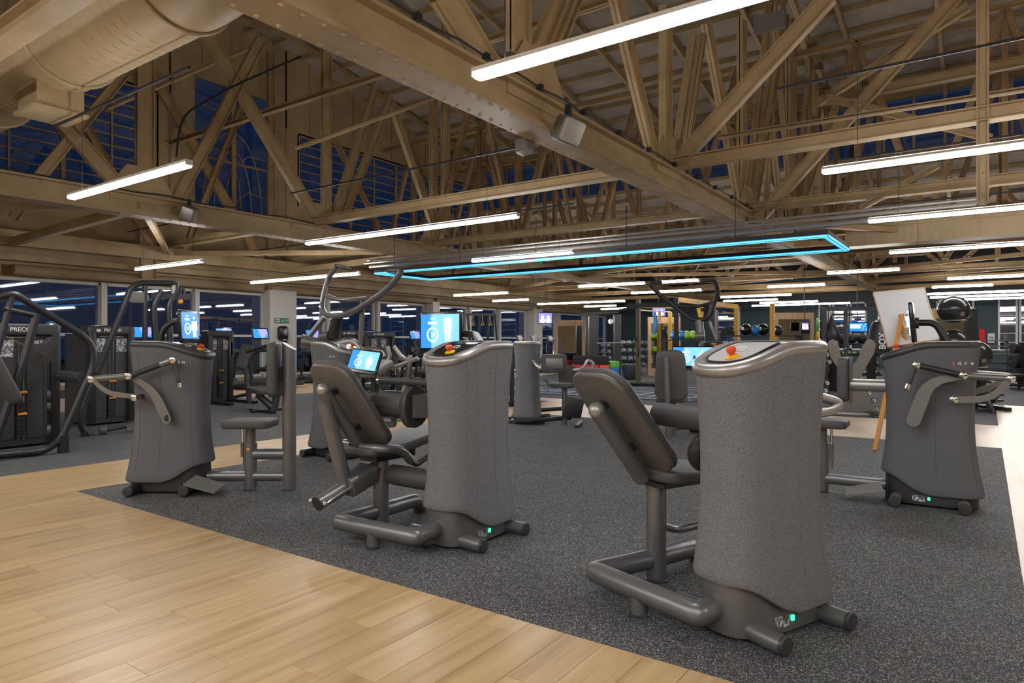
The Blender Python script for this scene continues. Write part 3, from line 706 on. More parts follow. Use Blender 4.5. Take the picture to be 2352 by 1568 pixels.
# exit sign and dispenser on the left column
px_, = (XL+.47,)
es = P(647, 736, x=px_); t = thing('exit_sign', 'small green and white exit sign on the white left column', 'sign', es)
MB().bb((0, -.3, -.09), (.012, .3, .09)).build('sign_plate', mat('sign_green', (.03, .22, .12), .5), t, smooth=False)
MB().bb((.012, -.27, -.065), (.015, -.1, .065)).build('arrow_field', txtw, t, smooth=False)
a_ = MB().bar((.017, -.24, 0), (.017, -.13, 0), .02, .002, (1, 0, 0)); a_.bar((.017, -.245, 0), (.017, -.2, .04), .018, .002, (1, 0, 0)); a_.bar((.017, -.245, 0), (.017, -.2, -.04), .018, .002, (1, 0, 0)); a_.build('arrow', blackm, t, smooth=False)
MB().ball((.018, .03, .03), .014).bar((.018, .03, .015), (.018, 0, -.05), .02, .004, (1, 0, 0)).bar((.018, .03, .01), (.018, .07, -.05), .02, .004, (1, 0, 0)).build('running_figure', txtw, t)
text('EXIT', .09, txtw, t, Mx((.014, .2, 0), z=(1, 0, 0), x=(0, 1, 0)))
ds = P(650, 765, x=px_+.1); t = thing('towel_dispenser', 'dark rounded dispenser on the white left column below the sign', 'dispenser', ds)
MB().slab(rrect(.38, .52, .1), .18, Mx((-.1, 0, 0), z=(1, 0, 0), x=(0, 1, 0)), e=.05, n=4).build('dispenser_body', blackg, t)

# ================================================================== STRENGTH MACHINES
def sec(z):
    u = (z-.72)/.65; k = u*u
    return (.320+(.088 if z < .72 else .042)*k, .182+(.055 if z < .72 else .026)*k)
def knee(x, w=.06): return (math.sqrt(x*x+w*w)+x)/2
def z_top(x): return 1.385-.36*knee(x-.03)
def z_bot(x):
    s = max(0, min(1, (x+.02)/.38)); return .103+.15*s*s*(3-2*s)
def spt(g, a, b):
    c, s = math.cos(g), math.sin(g); n = 3.1 if c > 0 else 3.6
    sg = lambda v: (v > 0)-(v < 0)
    return a*sg(c)*abs(c)**(2/n), b*sg(s)*abs(s)**(2/n)
def side_y(x, z):
    a, b = sec(z); n = 3.1 if x > 0 else 3.6
    return b*max(0, 1-abs(x/a)**n)**(1/n)
def screen(root, M, w, h, fig='legs', pale=True, name='touch_screen'):
    s = MB().slab(rrect(w, h, .03), .03, M @ Matrix.Translation(V(0, 0, -.03)), e=.01).build(name, blackg, root)
    W_, H_ = w-.04, h-.065
    d = MB().bb((-W_/2, -H_/2+.01, .0005), (W_/2, H_/2+.01, .002)); d.v = [tuple(M @ V(*p)) for p in d.v]
    d.build('display', scr_l if pale else scr_b, s, smooth=False)
    a = MB().bb((-W_/2, -H_/2+.01, .0022), (-W_*.22, H_/2+.01, .0026)); a.v = [tuple(M @ V(*p)) for p in a.v]
    a.build('display_band', scr_b, s, smooth=False)
    cx = -W_*.18; cy = -.02; r = H_*.2
    MB().tube([M @ V(cx+r*math.cos(math.tau*j/28), cy+r*math.sin(math.tau*j/28), .004) for j in range(28)], r*.13, 6, closed=True).build('progress_ring', scr_w, s)
    text('30', r*.95, scr_w, s, M @ Matrix.Translation(V(cx, cy, .004)), .0005)
    b = MB().box((cx, cy+r*1.75, .0035), (r*1.8, r*.42, .001)).box((cx, cy+r*2.4, .0035), (r*1.0, r*.18, .001)); b.v = [tuple(M @ V(*p)) for p in b.v]
    b.build('heading', scr_w, s, smooth=False)
    f = MB(); X = W_*.22
    if fig == 'legs':
        for k in (-1, 1): f.tube([M @ V(X+k*H_*.07, H_*.42, .004), M @ V(X+k*H_*.08, H_*.12, .004), M @ V(X+k*H_*.06, -H_*.12, .004), M @ V(X+k*H_*.055, -H_*.4, .004)], [H_*.07, H_*.055, H_*.035, H_*.02], 8)
    else:
        f.tube([M @ V(X, H_*.2, .004), M @ V(X, -.02*H_, .004), M @ V(X, -H_*.14, .004)], [H_*.12, H_*.09, H_*.1], 8)
        f.ball(M @ V(X, H_*.33, .004), H_*.05, 8, 6)
        for k in (-1, 1): f.tube([M @ V(X+k*H_*.13, H_*.2, .004), M @ V(X+k*H_*.2, 0, .004), M @ V(X+k*H_*.17, -H_*.15, .004)], H_*.03, 6); f.tube([M @ V(X+k*H_*.06, -H_*.12, .004), M @ V(X+k*H_*.06, -H_*.4, .004)], H_*.04, 6)
    f.build('body_figure', scr_w, s)
    return s
def tower(root, cover, rim, feet=True, logo=None, led_on=True, con=blackg, pedal=None, hi=True):
    NR, NS = 22, 56; rs = []
    tl = [0, .006, .018, .04, .08]+[.08+.9*(i+1)/15 for i in range(15)]+[.99, 1.0]
    for t in tl:
        r = []
        for j in range(NS):
            g = math.tau*j/NS; zz = .11+1.24*t; a, b = sec(zz); x, y = spt(g, a, b)
            rd_ = {0: .93, .006: .97, .018: .99}.get(t, 1); x *= rd_; y *= rd_
            zb, zt = z_bot(x), z_top(x)-.055; z = zb+(zt-zb)*t; a, b = sec(z); x, y = spt(g, a*rd_, b*rd_); r.append(V(x, y, z))
        rs.append(r)
    MB().rings(rs).build('fabric_cover', cover, root)
    a, b = sec(1.36)
    path = [(lambda q: V(q[0], q[1], z_top(q[0])-.033))(spt(math.tau*j/72, a-.028, b-.028)) for j in range(72)]
    rim_o = MB().tube(path, .035, 12, closed=True).build('top_rim', rim, root)
    tp = []
    for k, s in enumerate((1.0, .8, .6, .4, .2, .04)):
        tp.append([(lambda q: V(q[0]*s, q[1]*s, z_top(q[0]*s)-.012))(spt(math.tau*j/48, a-.04, b-.04)) for j in range(48)])
    MB().rings(tp).build('top_lid', rim, root)
    cp = []
    for s in (1.0, .75, .5, .25, .03):
        ring = []
        for j in range(40):
            x, y = spt(math.tau*j/40, .165*s, .125*s); x += .125; ring.append(V(x, y, z_top(x)-.004))
        cp.append(ring)
    MB().rings(cp).build('console_panel', con, root)
    MB().tube([(lambda q: V(q[0]+.125, q[1], z_top(q[0]+.125)-.005))(spt(math.tau*j/40, .17, .13)) for j in range(40)], .006, 6, closed=True).build('panel_trim', metal_k, root)
    nrm = V(.3, 0, 1).normalized(); zc = z_top(.235)
    bs = MB().lathe([(.036, 0), (.036, .006), (.02, .012)], Mx((.235, .03, zc-.004), z=nrm), 24).build('emergency_stop', yellow, root); bs['label'] = 'yellow collar with red stop knob'
    MB().lathe([(.014, .01), (.016, .022), (.023, .028), (.024, .044), (.02, .05), (.001, .051)], Mx((.235, .03, zc-.004), z=nrm), 24).build('stop_knob', red, bs)
    M = Mx((.135, .0, z_top(.135)-.001), z=nrm)
    MB().tube([M @ V(.028*math.cos(math.tau*j/28), .028*math.sin(math.tau*j/28), .001) for j in range(28)], .003, 6, closed=True).build('round_emblem', txtw, root)
    # stitched seams down the cover
    for g in (([-.9, -.45, 1.0, 1.32, 1.62, 2.1, 2.5, 3.75, 4.2, 4.7] if hi else [1.6, 4.7, 2.5])):
        pts = []
        for i in range(16):
            z = .20+1.08*i/15; a2, b2 = sec(z); x, y = spt(g, a2*1.001, b2*1.001)
            z = min(max(z, z_bot(x)+.03), z_top(x)-.09); a2, b2 = sec(z); x, y = spt(g, a2+.0005, b2+.0005); pts.append((x, y, z))
        MB().tube(pts, .0022, 5).build('seam', seamm if cover is knit else knit_d, root)
    sk = MB()
    o = [spt(math.tau*j/32, .34, .175) for j in range(32)]; o = [(x-.01, y) for x, y in o]
    sk.rings([[V(x, y*1.08, .02) for x, y in o], [V(x, y*1.04, .09) for x, y in o], [V(x*.98, y*.98, max(.14, z_bot(x)+.03)) for x, y in o]]).build('base_skirt', metal_k if cover is knit_d else metal, root)
    if feet:
        for sx in (1, -1):
            for sy in (1, -1):
                f = MB().cyl((sx*.235, sy*.08, .05), (sx*.245, sy*.32, .05), .044, 20).build('foot_tube', metal if cover is knit else armgrey if sy > 0 else metal_k, root)
                MB().lathe([(.046, 0), (.046, .012), (.04, .018), (.001, .02)], Mx((sx*.245, sy*.315, .05), z=(0, sy, 0)), 20).build('end_cap', plastic, f)
    if led_on:
        y = .186; MB().bb((.0-.009, y-.02, .062), (.009, y+.004, .086)).build('status_light', led, root, smooth=False)
        MB().bb((.03, y-.02, .045), (.12, y+.002, .095)).build('rating_plate', placard, root, smooth=False)
    if logo:
        x, z, sy, size = logo; y = side_y(x, z)*sy; rt = (-1, 0, 0) if sy > 0 else (1, 0, 0)
        M = Mx((x, y+sy*.003, z), z=(0, sy, 0), x=rt)
        for i, c in enumerate('EGYM'):
            xx = (i-1.5)*size*1.25; xw = x+rt[0]*xx; yw = side_y(xw, z)*sy+sy*.002
            text(c, size, txto if c == 'E' else txtw, root, Mx((xw, yw, z), z=(0, sy, 0), x=rt), .001, 'logo_letter', True, 1.15)
def pad(name, root, w, h, t, M, r=.07, m=None, e=.022, taper=0.):
    o = rrect(w, h, r, 6)
    if taper: o = [(x*(1-taper*(y/h)), y) for x, y in o]
    return MB().slab(o, t, M, e=e, n=4).build(name, m or vinyl, root)
def bolt(root, c, ax, r=.018, name='bolt'):
    return MB().lathe([(r, 0), (r, .008), (r*.8, .014), (r*.3, .018)], Mx(c, z=ax), 14).build(name, chrome, root)
def leg_machine(root, big, dx=0.):
    """seat and frame standing beside the tower on its -y side, user facing -x"""
    r = .056
    MB().bend([(.24+dx*.3, -.02, .12), (.44+dx, -.0, .12), (.48+dx, -.70, .12), (-.02+dx, -.70, .12)], r, .015, 18, 3).build('frame_tube', metal, root)
    MB().bend([(.03+dx, -.70, .12), (-.32+dx, -.72, .12), (-.42+dx, -.78, .0)], r, .08, 18, 5).build('frame_tube', metal, root)
    MB().cyl((.465+dx, -.36, .0), (.465+dx, -.36, .11), .045, 18).build('frame_foot', metal, root)
    MB().lathe([(.052, 0), (.052, .008), (.046, .012)], Mx((.465+dx, -.36, 0)), 18).build('foot_pad', plastic, root)
    px_ = .04+dx*1.6
    p = MB().cyl((px_, -.68, 0), (px_, -.68, .58), .058, 20).build('seat_post', metal, root)
    MB().lathe([(.07, 0), (.07, .01), (.062, .016)], Mx((px_, -.68, 0)), 20).build('foot_pad', plastic, p)
# ---- M1 front right
F1 = Frame(1.23, 3.33, -.85, -.53)
m1 = thing('strength_machine', 'nearest grey fabric tower machine at right with console in painted reflection grey and backrest seat', 'gym machine', (*F1.o, 0), F1.a, 'tower strength machines')
grey_con = mat('console_reflection_grey', (.48, .48, .50), .3)  # light grey reflection painted into the colour of a dark glossy console
tower(m1, knit, metal_l, con=grey_con)
leg_machine(m1, True, .0)
def backrest(root, xt, zt, xb, zb, y, w=.44, t=.075):
    a = V(xt, 0, zt); b = V(xb, 0, zb); up = (a-b); L = up.length; up.normalize(); n = V(-up.z, 0, up.x)   # n points to the user (-x, up)
    M = Mx((*((a+b)/2).to_tuple(),), z=n, x=(0, -1, 0)); M.translation = V((xt+xb)/2, y, (zt+zb)/2)
    o = rrect(w, L, .13, 7); o = [(x*(1-.12*(q/L)), q) for x, q in o]
    br = MB().slab(o, t*.62, M @ Matrix.Translation(V(0, 0, .028)), e=.022, n=4).build('backrest', vinyl, root)
    sh = MB().slab([(x*.985, q*.985) for x, q in o], .034, M, e=.012, n=3).build('backrest_shell', shell, br)
    for s in (-1, 1): MB().bb((-.02, -.02, -.03), (.02, .02, .01)).build('mount_bracket', metal_k, br, smooth=False).matrix_local = M @ Matrix.Translation(V(.0, s*L*.22, -.005))
    return M, up, n
Mb, up, n_ = backrest(m1, .55, 1.20, .09, .635, -.68)
c = Mb.translation-n_*.07
a_, b_ = c+up*.17, c-up*.36
MB().tube([a_, b_], .046, 18).build('back_support_tube', metal, m1)
MB().ball(a_, .047, 16, 8, (1, 1, 1)).build('tube_end_cap', metal_l, m1)
seat = pad('seat', m1, .42, .52, .07, Mx((-.14, -.68, .575), z=(-.05, 0, 1), x=(0, 1, 0)), .1)
MB().bb((-.2, -.8, .55), (.1, -.56, .578)).build('seat_plate', metal_k, m1, smooth=False)
MB().bend([(.02, -.66, .32), (-.10, -.66, .27), (-.32, -.62, .29), (-.42, -.55, .36)], .022, .08, 12).build('footrest_bar', metal, m1)
MB().tube([F1.px(1512, 950, y=-.62), F1.px(1512, 950, y=-.62)*1+V(0, .42, .0)], .064, 22).build('roller_pad', vinyl, m1)
MB().lathe([(.0, 0), (.05, .002), (.064, .02)], Mx(F1.px(1512, 950, y=-.62)+V(0, -.02, 0), z=(0, 1, 0)), 22).build('roller_cap', vinyl, m1)
MB().bend([(-.30, -.06, 1.14), (-.74, -.03, 1.035), (-.60, .0, 1.0), (-.28, .02, 1.0)], .026, .10, 14, 8).build('handle_loop', metal_l, m1)
MB().lathe([(.09, 0), (.1, .02), (.1, .05), (.08, .07)], Mx((.1, -.30, .8), z=(0, 1, 0)), 24).build('pivot_disc', metal_k, m1)
# ---- M2 middle
F2 = Frame(-.306, 4.75, -.588, -.81)
m2 = thing('strength_machine', 'grey fabric tower machine left of centre with dark console, tilted seat and bright blue screen', 'gym machine', (*F2.o, 0), F2.a, 'tower strength machines')
tower(m2, knit, metal_l); leg_machine(m2, True, .10)
Mb, up, n_ = backrest(m2, .715, 1.215, .255, .60, -.72, .42)
c = Mb.translation-n_*.085
a_, b_ = c+up*.24, c-up*.34
MB().tube([a_, b_], .044, 18).build('back_support_tube', metal, m2); MB().ball(a_, .045).build('tube_end_cap', metal_l, m2)
MB().tube([c+up*.17-n_*.04, V(.50, -.72, .35)], .052, 18).build('back_support_tube', metal, m2)
r0, r1 = V(.74, -.72, .275), V(.16, -.72, .455); rd_ = (r1-r0).normalized()
rl = MB().tube([r0, r1], .048, 20).build('seat_rail', metal, m2)
for s in (-1, 1):
    MB().tube([r0+V(0, s*.075, .01), r1+V(0, s*.075, .01)], .011, 10).build('chrome_rod', chrome, rl)
    MB().ball(r0+V(0, s*.075, .01), .019, 10, 6).build('rod_end', chrome, rl)
cm = Mx(r0+rd_*.24, z=rd_, x=(0, 1, 0)); MB().slab(rrect(.2, .14, .035), .24, cm, e=.006).build('sliding_carriage', metal, m2)
MB().lathe([(.052, 0), (.052, .006), (.03, .007)], Mx(r0-rd_*.004, z=-rd_), 20).build('rail_end_cap', metal_k, rl)
pad('seat', m2, .42, .66, .065, Mx((-.08, -.70, .595), z=(.14, 0, 1), x=(0, 1, 0)), .07)
pad('seat', m2, .40, .26, .06, Mx((.32, -.72, .555), z=(-.1, 0, 1), x=(0, 1, 0)), .09)
MB().bb((-.1, -.8, .5), (.3, -.62, .57)).build('seat_plate', metal_k, m2, smooth=False)
for s in (-1, 1):
    y = -.72+s*.25; MB().bend([(.40, -.72+s*.05, .62), (.36, y, .62), (.20, y, .60), (.10, y, .50)], .032, .12, 14, 6).build('seat_arm', metal, m2)
    MB().bend([(.12, y, .515), (.05, y, .46), (-.16, y, .53)], .02, .07, 12).build('hand_grip', plastic, m2)
    MB().lathe([(.021, 0), (.021, .03)], Mx((-.15, y, .527), z=(-.95, 0, .3)), 14).build('grip_end', mat('brass_cap', (.45, .38, .2), .3, .8), m2)
q = F2.px(880, 925, y=-.62)
MB().lathe([(.085, 0), (.098, .015), (.098, .26), (.09, .28)], Mx(q, z=(0, 1, 0)), 10).build('thigh_roller', vinyl, m2)
MB().slab([(.15*math.cos(g)*(.75 if math.cos(g) < 0 else 1), .15*math.sin(g)) for g in [math.tau*i/24 for i in range(24)]], .06, Mx(q+V(0, .27, -.01), z=(0, 1, 0), x=(-1, 0, 0)), e=.01).build('roller_plate', plastic, m2)
MB().bar(q+V(0, .31, 0), V(q.x-.12, -.16, q.z-.0), .18, .16).build('roller_arm', plastic, m2, smooth=False)
q = F2.px(898, 1088, y=-.62); MB().lathe([(.055, 0), (.072, .015), (.075, .1), (.075, .42)], Mx(q, z=(0, 1, 0)), 16).build('shin_roller', vinyl, m2)
q = F2.px(870, 873, y=-.66); MB().tube([q, q+V(0, .5, 0)], .027, 14).build('push_handle', plastic, m2); MB().lathe([(.03, 0), (.03, .025)], Mx(q, z=(0, 1, 0)), 14).build('handle_ring', chrome, m2)
Ms = Mx(F2.px(1010, 763, x=-.55), z=(1, 0, 0), x=(0, 1, 0)); screen(m2, Ms, .47, .35, 'legs')
c = Ms.translation; MB().bend([(c.x-.03, c.y+.02, c.z), (c.x-.10, c.y+.05, c.z), (c.x-.05, c.y+.35, c.z-.02), (-.20, -.05, 1.36)], .03, .1, 12).build('screen_arm', metal_k, m2)
# ---- levers for the stool machines
def flat_arm(root, pts, w, sy, t=.016, m=None):     # curved flat bar in the local xz plane at y
    pts = fillet(pts, .5, 10); b = MB(); n = len(pts); L = []; R = []
    for i, p in enumerate(pts):
        tv = (pts[min(i+1, n-1)]-pts[max(i-1, 0)]).normalized(); nn = V(-tv.z, 0, tv.x); ww = w[0]+(w[1]-w[0])*i/(n-1)
        L.append(p+nn*ww/2); R.append(p-nn*ww/2)
    endc = []; p = pts[-1]; tv = (pts[-1]-pts[-2]).normalized(); nn = V(-tv.z, 0, tv.x)
    for k in range(1, 8): g = math.pi*k/8; endc.append(p+nn*math.cos(g)*w[1]/2+tv*math.sin(g)*w[1]/2)
    o = L+endc+R[::-1]
    def q(y): return [V(v.x, v.y+y, v.z) for v in o]
    return b.rings([q(-t/2), q(t/2)]).build('curved_lever', m or armgrey, root)
def levers(root, F, A, B, C, D_, G, PV, sy, y=.30):
    """A grip joint, B middle ball, C outer ball, D_ fat lower end of main lever, G grip end, PV pivot of second lever (sight points)"""
    f = lambda p, yy=y: F.px(*p, y=sy*yy)
    MB().tube([f(A), f(B)], .024, 14).build('push_bar', metal_k, root); MB().tube([f(B), f(C)], .027, 14).build('push_bar', metal, root)
    MB().tube([f(A), f(G)], .019, 12).build('hand_grip', plastic, root)
    g = f(G); d = (g-f(A)).normalized(); MB().tube([g-d*.01, g+d*.03], .022, 12).build('grip_end', chrome, root)
    for p, nm in ((A, 'joint'), (B, 'joint'), (C, 'joint'), (PV, 'joint')): bolt(root, f(p)+V(0, sy*.02, 0), (0, sy, 0), .032, nm)
    return f
F3 = Frame(-3.16, 6.26, 1, 0)
m3 = thing('strength_machine', 'dark tower machine at left with stool, back post and screen turned right', 'gym machine', (*F3.o, 0), F3.a, 'tower strength machines')
tower(m3, knit_d, plastic, led_on=False, logo=(F3.px(408, 832, y=-.18).x-.0, 1.19, -1, .03), hi=True)
f = levers(m3, F3, (400, 826), (298, 863), (212, 870), 0, (411, 882), (312, 912), -1)
flat_arm(m3, [f((298, 863), .27), f((352, 895), .27), f((383, 962), .27)], (.05, .085), -1)
flat_arm(m3, [f((212, 870), .32), f((246, 903), .32), f((312, 911), .32)], (.035, .04), -1)
f((1, 1))
MB().tube([F3.px(318, 912, y=-.33), F3.px(330, 908, y=-.1)], .022).build('pivot_shaft', metal_k, m3); MB().tube([F3.px(385, 960, y=-.28), F3.px(392, 957, y=-.1)], .03).build('pivot_shaft', metal_k, m3)
MB().tube([F3.px(400, 826, y=-.30), F3.px(370, 836, y=-.30)], .03).build('pivot_shaft', metal, m3)
F4 = Frame(3.56, 5.72, -.84, .54)
m4 = thing('strength_machine', 'dark tower machine at right edge with pale curved levers and chest pad', 'gym machine', (*F4.o, 0), F4.a, 'tower strength machines')
tower(m4, knit_d, plastic, logo=(F4.px(2211, 835, y=.2).x, F4.px(2211, 835, y=.19).z, 1, .032), hi=False)
f = levers(m4, F4, (2104, 838), (2212, 862), (2322, 869), 0, (2086, 884), (2190, 917), 1, .32)
flat_arm(m4, [f((2212, 862), .29), f((2132, 878), .29), f((2098, 965), .29)], (.055, .105), 1)
flat_arm(m4, [f((2322, 869), .34), f((2276, 916), .34), f((2190, 918), .34)], (.045, .05), 1)
MB().tube([f((2190, 917), .33), f((2190, 914), .1)], .022).build('pivot_shaft', metal_k, m4); MB().tube([f((2096, 965), .29), f((2096, 962), .1)], .03).build('pivot_shaft', metal_k, m4)
yf = -.30; MB().tube([F4.px(2215, 853, y=-.3), F4.px(2318, 862, y=-.3)], .022).build('push_bar', metal_l, m4); flat_arm(m4, [F4.px(2318, 862, y=-.3), F4.px(2285, 885, y=-.3), F4.px(2240, 900, y=-.3)], (.045, .05), 1)
# stools, posts and base tubes
def stool(root, x, seat_z, x2=None, px3=None):
    MB().tube([(.30, 0, .125), (x2 or x, 0, .125)], .048, 18).build('base_tube', metal, root)
    p = MB().cyl((x, 0, 0), (x, 0, seat_z-.22), .057, 20).build('stool_post', metal, root)
    MB().lathe([(.066, 0), (.066, .008), (.06, .012)], Mx((x, 0, 0)), 20).build('foot_pad', plastic, p)
    MB().cyl((x, 0, seat_z-.24), (x, 0, seat_z-.03), .045, 18).build('inner_post', metal, root)
    for dx in (-.085, ): 
        MB().cyl((x+dx, .03, .22), (x+dx, .03, seat_z-.03), .011, 10).build('chrome_rod', chrome, root)
        MB().cyl((x+dx, .03, .30), (x+dx, .03, seat_z-.22), .02, 12).build('gas_spring', metal, root)
    MB().bb((x-.012, -.066, seat_z-.28), (x+.012, -.056, seat_z-.262)).build('warning_sticker', yellow, root, smooth=False)
    pad('seat', root, .44, .36, .07, Mx((x+.0, 0, seat_z-.07), x=(1, 0, 0), z=(0, 0, 1)), .06, e=.02)
stool(m3, .72, .655, 1.07)
MB().tube([(.75, 0, .33), (1.07, 0, .33)], .05, 18).build('cross_tube', metal, m3)
pb = MB(); seg = 22; pts0 = [V(1.08+.062*math.cos(math.tau*j/seg), .062*math.sin(math.tau*j/seg), 0) for j in range(seg)]
pb.rings([pts0, [V(p.x, p.y, 1.375-.0-(p.x-1.02)*.6) for p in pts0]]).build('back_post', metal, m3)
MB().lathe([(.072, 0), (.072, .008), (.064, .012)], Mx((1.08, 0, 0)), 20).build('foot_pad', plastic, m3)
pad('back_pad', m3, .34, .50, .075, Mx((1.00, 0, 1.12), z=(-1, 0, 0), x=(0, 1, 0)), .05)
MB().bb((.995, -.05, 1.02), (1.03, .05, 1.14)).build('mount_bracket', metal_k, m3, smooth=False)
Ms = Mx((.155, -.0, 1.52), z=(1, 0, .06), x=(0, 1, 0)); screen(m3, Ms, .36, .31, 'body', False)
MB().bend([(.12, .0, 1.54), (.02, 0, 1.58), (-.10, 0, 1.50), (-.12, 0, 1.36)], .026, .12, 12, 6).build('screen_arm', metal_k, m3)
def pedal(root, x, y):
    s = 1 if y < 0 else -1; b = MB(); b.rings([[V(x+a, y+s*c, e+k) for a, c, e in ((-.12, -.09, .10), (.17, -.12, .035), (.20, .06, .07), (-.08, .07, .15))] for k in (0, .015)]).build('foot_plate', armgrey, root, smooth=False)
pedal(m3, .36, -.22); pedal(m4, .44, .18)
stool(m4, .84, .67)
MB().tube([(.30, 0, .99), (.60, 0, .99)], .055, 20).build('pad_tube', metal_l, m4)
pad('chest_pad', m4, .28, .40, .08, Mx((.615, 0, 1.04), z=(1, 0, 0), x=(0, 1, 0)), .05)
MB().bb((.585, -.03, .82), (.612, .03, 1.24)).build('pad_plate', metal, m4, smooth=False)
Ms = Mx(F4.px(2092, 741, y=0), z=(1, 0, -.08), x=(0, 1, 0)); c = Ms.translation
screen(m4, Ms, .46, .34, 'body', False)
MB().lathe([(.05, 0), (.05, .03)], Mx((c.x-.06, c.y, c.z), z=(1, 0, 0)), 20).build('screen_mount', plastic, m4)
MB().bend([(c.x-.06, 0, c.z), (c.x-.18, 0, c.z+.0), (c.x-.28, 0, 1.35)], .03, .14, 14, 8).build('screen_arm', metal_k, m4)
# ---- pulldown machines M5, M7
def pulldown(F, root, arms, yoke, rods, scr):
    f = lambda p, y=0.: F.px(*p, y=y)
    for pl, r in arms: MB().tube(fillet([f(p[:2], p[2]) for p in pl], .14, 5), r, 12).build('pulldown_arm', metal, root)
    for pl, r, nm, mm in rods: MB().tube([f(p[:2], p[2]) for p in pl], r, 12).build(nm, mm, root)
F5 = Frame(-2.11, 8.1, .8, -.6)
m5 = thing('strength_machine', 'grey tower machine behind the tilted seat with tall bent pulldown arms', 'gym machine', (*F5.o, 0), F5.a, 'tower strength machines')
tower(m5, knit_d, metal_l, led_on=False, logo=(F5.px(762, 819, y=-.18).x, 1.20, -1, .028), con=grey_con)
pulldown(F5, m5, [([(774, 610, .2), (752, 640, .2), (738, 700, .1), (745, 722, 0), (775, 728, -.1), (808, 718, -.2), (870, 680, -.25), (900, 655, -.3), (922, 622, -.3)], .035),
    ([(752, 680, .1), (775, 688, 0), (800, 690, 0), (845, 685, -.2)], .028)], None,
    [([(738, 700, .1), (733, 815, .05)], .022, 'link_rod', armgrey), ([(733, 815, .05), (728, 850, .05)], .03, 'link_rod', metal), ([(745, 728, .05), (700, 785, -.1)], .035, 'yoke_bar', metal), ([(775, 728, 0), (765, 775, 0)], .07, 'yoke_bar', metal_k),
     ([(692, 783, -.15), (730, 790, 0)], .085, 'pivot_drum', metal), ([(833, 690, -.15), (828, 790, -.1)], .03, 'link_rod', armgrey),
     ([(774, 610, .2), (810, 618, .2)], .02, 'grip_bar', plastic), ([(922, 622, -.3), (892, 622, .0)], .022, 'grip_bar', plastic), ([(765, 775, 0), (745, 780, 0)], .1, 'counterweight', plastic)], None)
bolt(m5, F5.px(735, 706, y=.04), (0, -1, 0), .03, 'joint'); bolt(m5, F5.px(733, 815, y=-.0), (0, -1, 0), .035, 'joint')
cs = F5.px(835, 829, y=-.42); Ms = Mx(cs, z=(.15, -1, .35), x=(1, .1, 0)); screen(m5, Ms @ Matrix.Rotation(-.08, 4, 'Z'), .43, .27, 'body')
MB().bend([tuple(cs+V(0, .04, -.02)), tuple(cs+V(.0, .2, -.05)), (.28, -.12, 1.1)], .03, .06, 12).build('screen_arm', metal_k, m5)
MB().bend([F5.px(765, 790, y=0), F5.px(815, 782, y=0), F5.px(832, 805, y=0)], .03, .1).build('console_hoop', metal_l, m5)
F7 = Frame(3.1, 10.3, -.35, -.93)
m7 = thing('strength_machine', 'far pulldown tower machine seen behind the nearest console, arms spread above', 'gym machine', (*F7.o, 0), F7.a, 'tower strength machines')
tower(m7, knit_d, metal_l, hi=False)
f7 = lambda p: F7.px(p[0], p[1], x=p[2])
MB().tube(fillet([f7(p) for p in [(1493, 651, .1), (1510, 672, .05), (1560, 712, 0), (1590, 736, 0), (1628, 732, 0), (1638, 700, 0), (1651, 668, .05), (1642, 642, .1)]], .25, 6), .036, 12).build('pulldown_arm', metal_k, m7)
MB().tube(fillet([f7(p) for p in [(1545, 700, 0), (1575, 705, 0), (1610, 703, 0), (1640, 693, 0)]], .2, 5), .026, 12).build('pulldown_arm', metal_k, m7)
for a, b, r, nm in [((1493, 650, .1), (1521, 649, .1), .028, 'grip_bar'), ((1642, 642, .1), (1610, 645, .1), .028, 'grip_bar'), ((1645, 712, 0), (1645, 780, 0), .03, 'link_rod'), ((1605, 735, 0), (1610, 770, 0), .06, 'yoke_bar'), ((1628, 738, 0), (1643, 775, 0), .028, 'link_rod'), ((1598, 772, 0), (1618, 770, 0), .08, 'counterweight')]:
    MB().tube([f7(a), f7(b)], r, 12).build(nm, metal_k if 'grip' in nm else metal, m7)
cs = F7.px(1592, 820, x=.55); Ms = Mx(cs, z=(1, -.0, .2), x=(0, 1, 0)); screen(m7, Ms, .62, .34, 'body')
MB().tube([cs, (.3, 0, 1.1)], .03).build('screen_arm', metal_k, m7)
xb = 1.0; c = F7.px(1540, 862, x=xb)
M = Mx(c, z=(-1, 0, .12), x=(0, -1, 0)); o = rrect(.44, .72, .12, 6); o = [(x*(1-.18*(q/.72)), q) for x, q in o]
MB().slab(o, .05, M, e=.02).build('backrest', vinyl, m7); MB().slab([(x*.97, y*.97) for x, y in o], .03, M @ Matrix.Translation(V(0, 0, -.028)), e=.01).build('backrest_shell', shell, m7)
a = F7.px(1530, 822, x=xb+.1); b = F7.px(1536, 1008, x=xb+.1); b.z = 0
MB().tube([a, b], .042, 16).build('back_post', metal, m7)
MB().tube([V(b.x, b.y, .14), V(b.x-.35, b.y, .14)], .045, 14).build('base_tube', metal, m7); MB().tube([V(.3, 0, .13), V(b.x-.35, b.y, .13)], .045, 14).build('base_tube', metal, m7)
MB().cyl((b.x-.36, b.y, 0), (b.x-.36, b.y, .5), .055).build('seat_post', metal, m7)
pad('seat', m7, .42, .42, .07, Mx((b.x-.36, b.y, .50), x=(0, 1, 0)), .06)
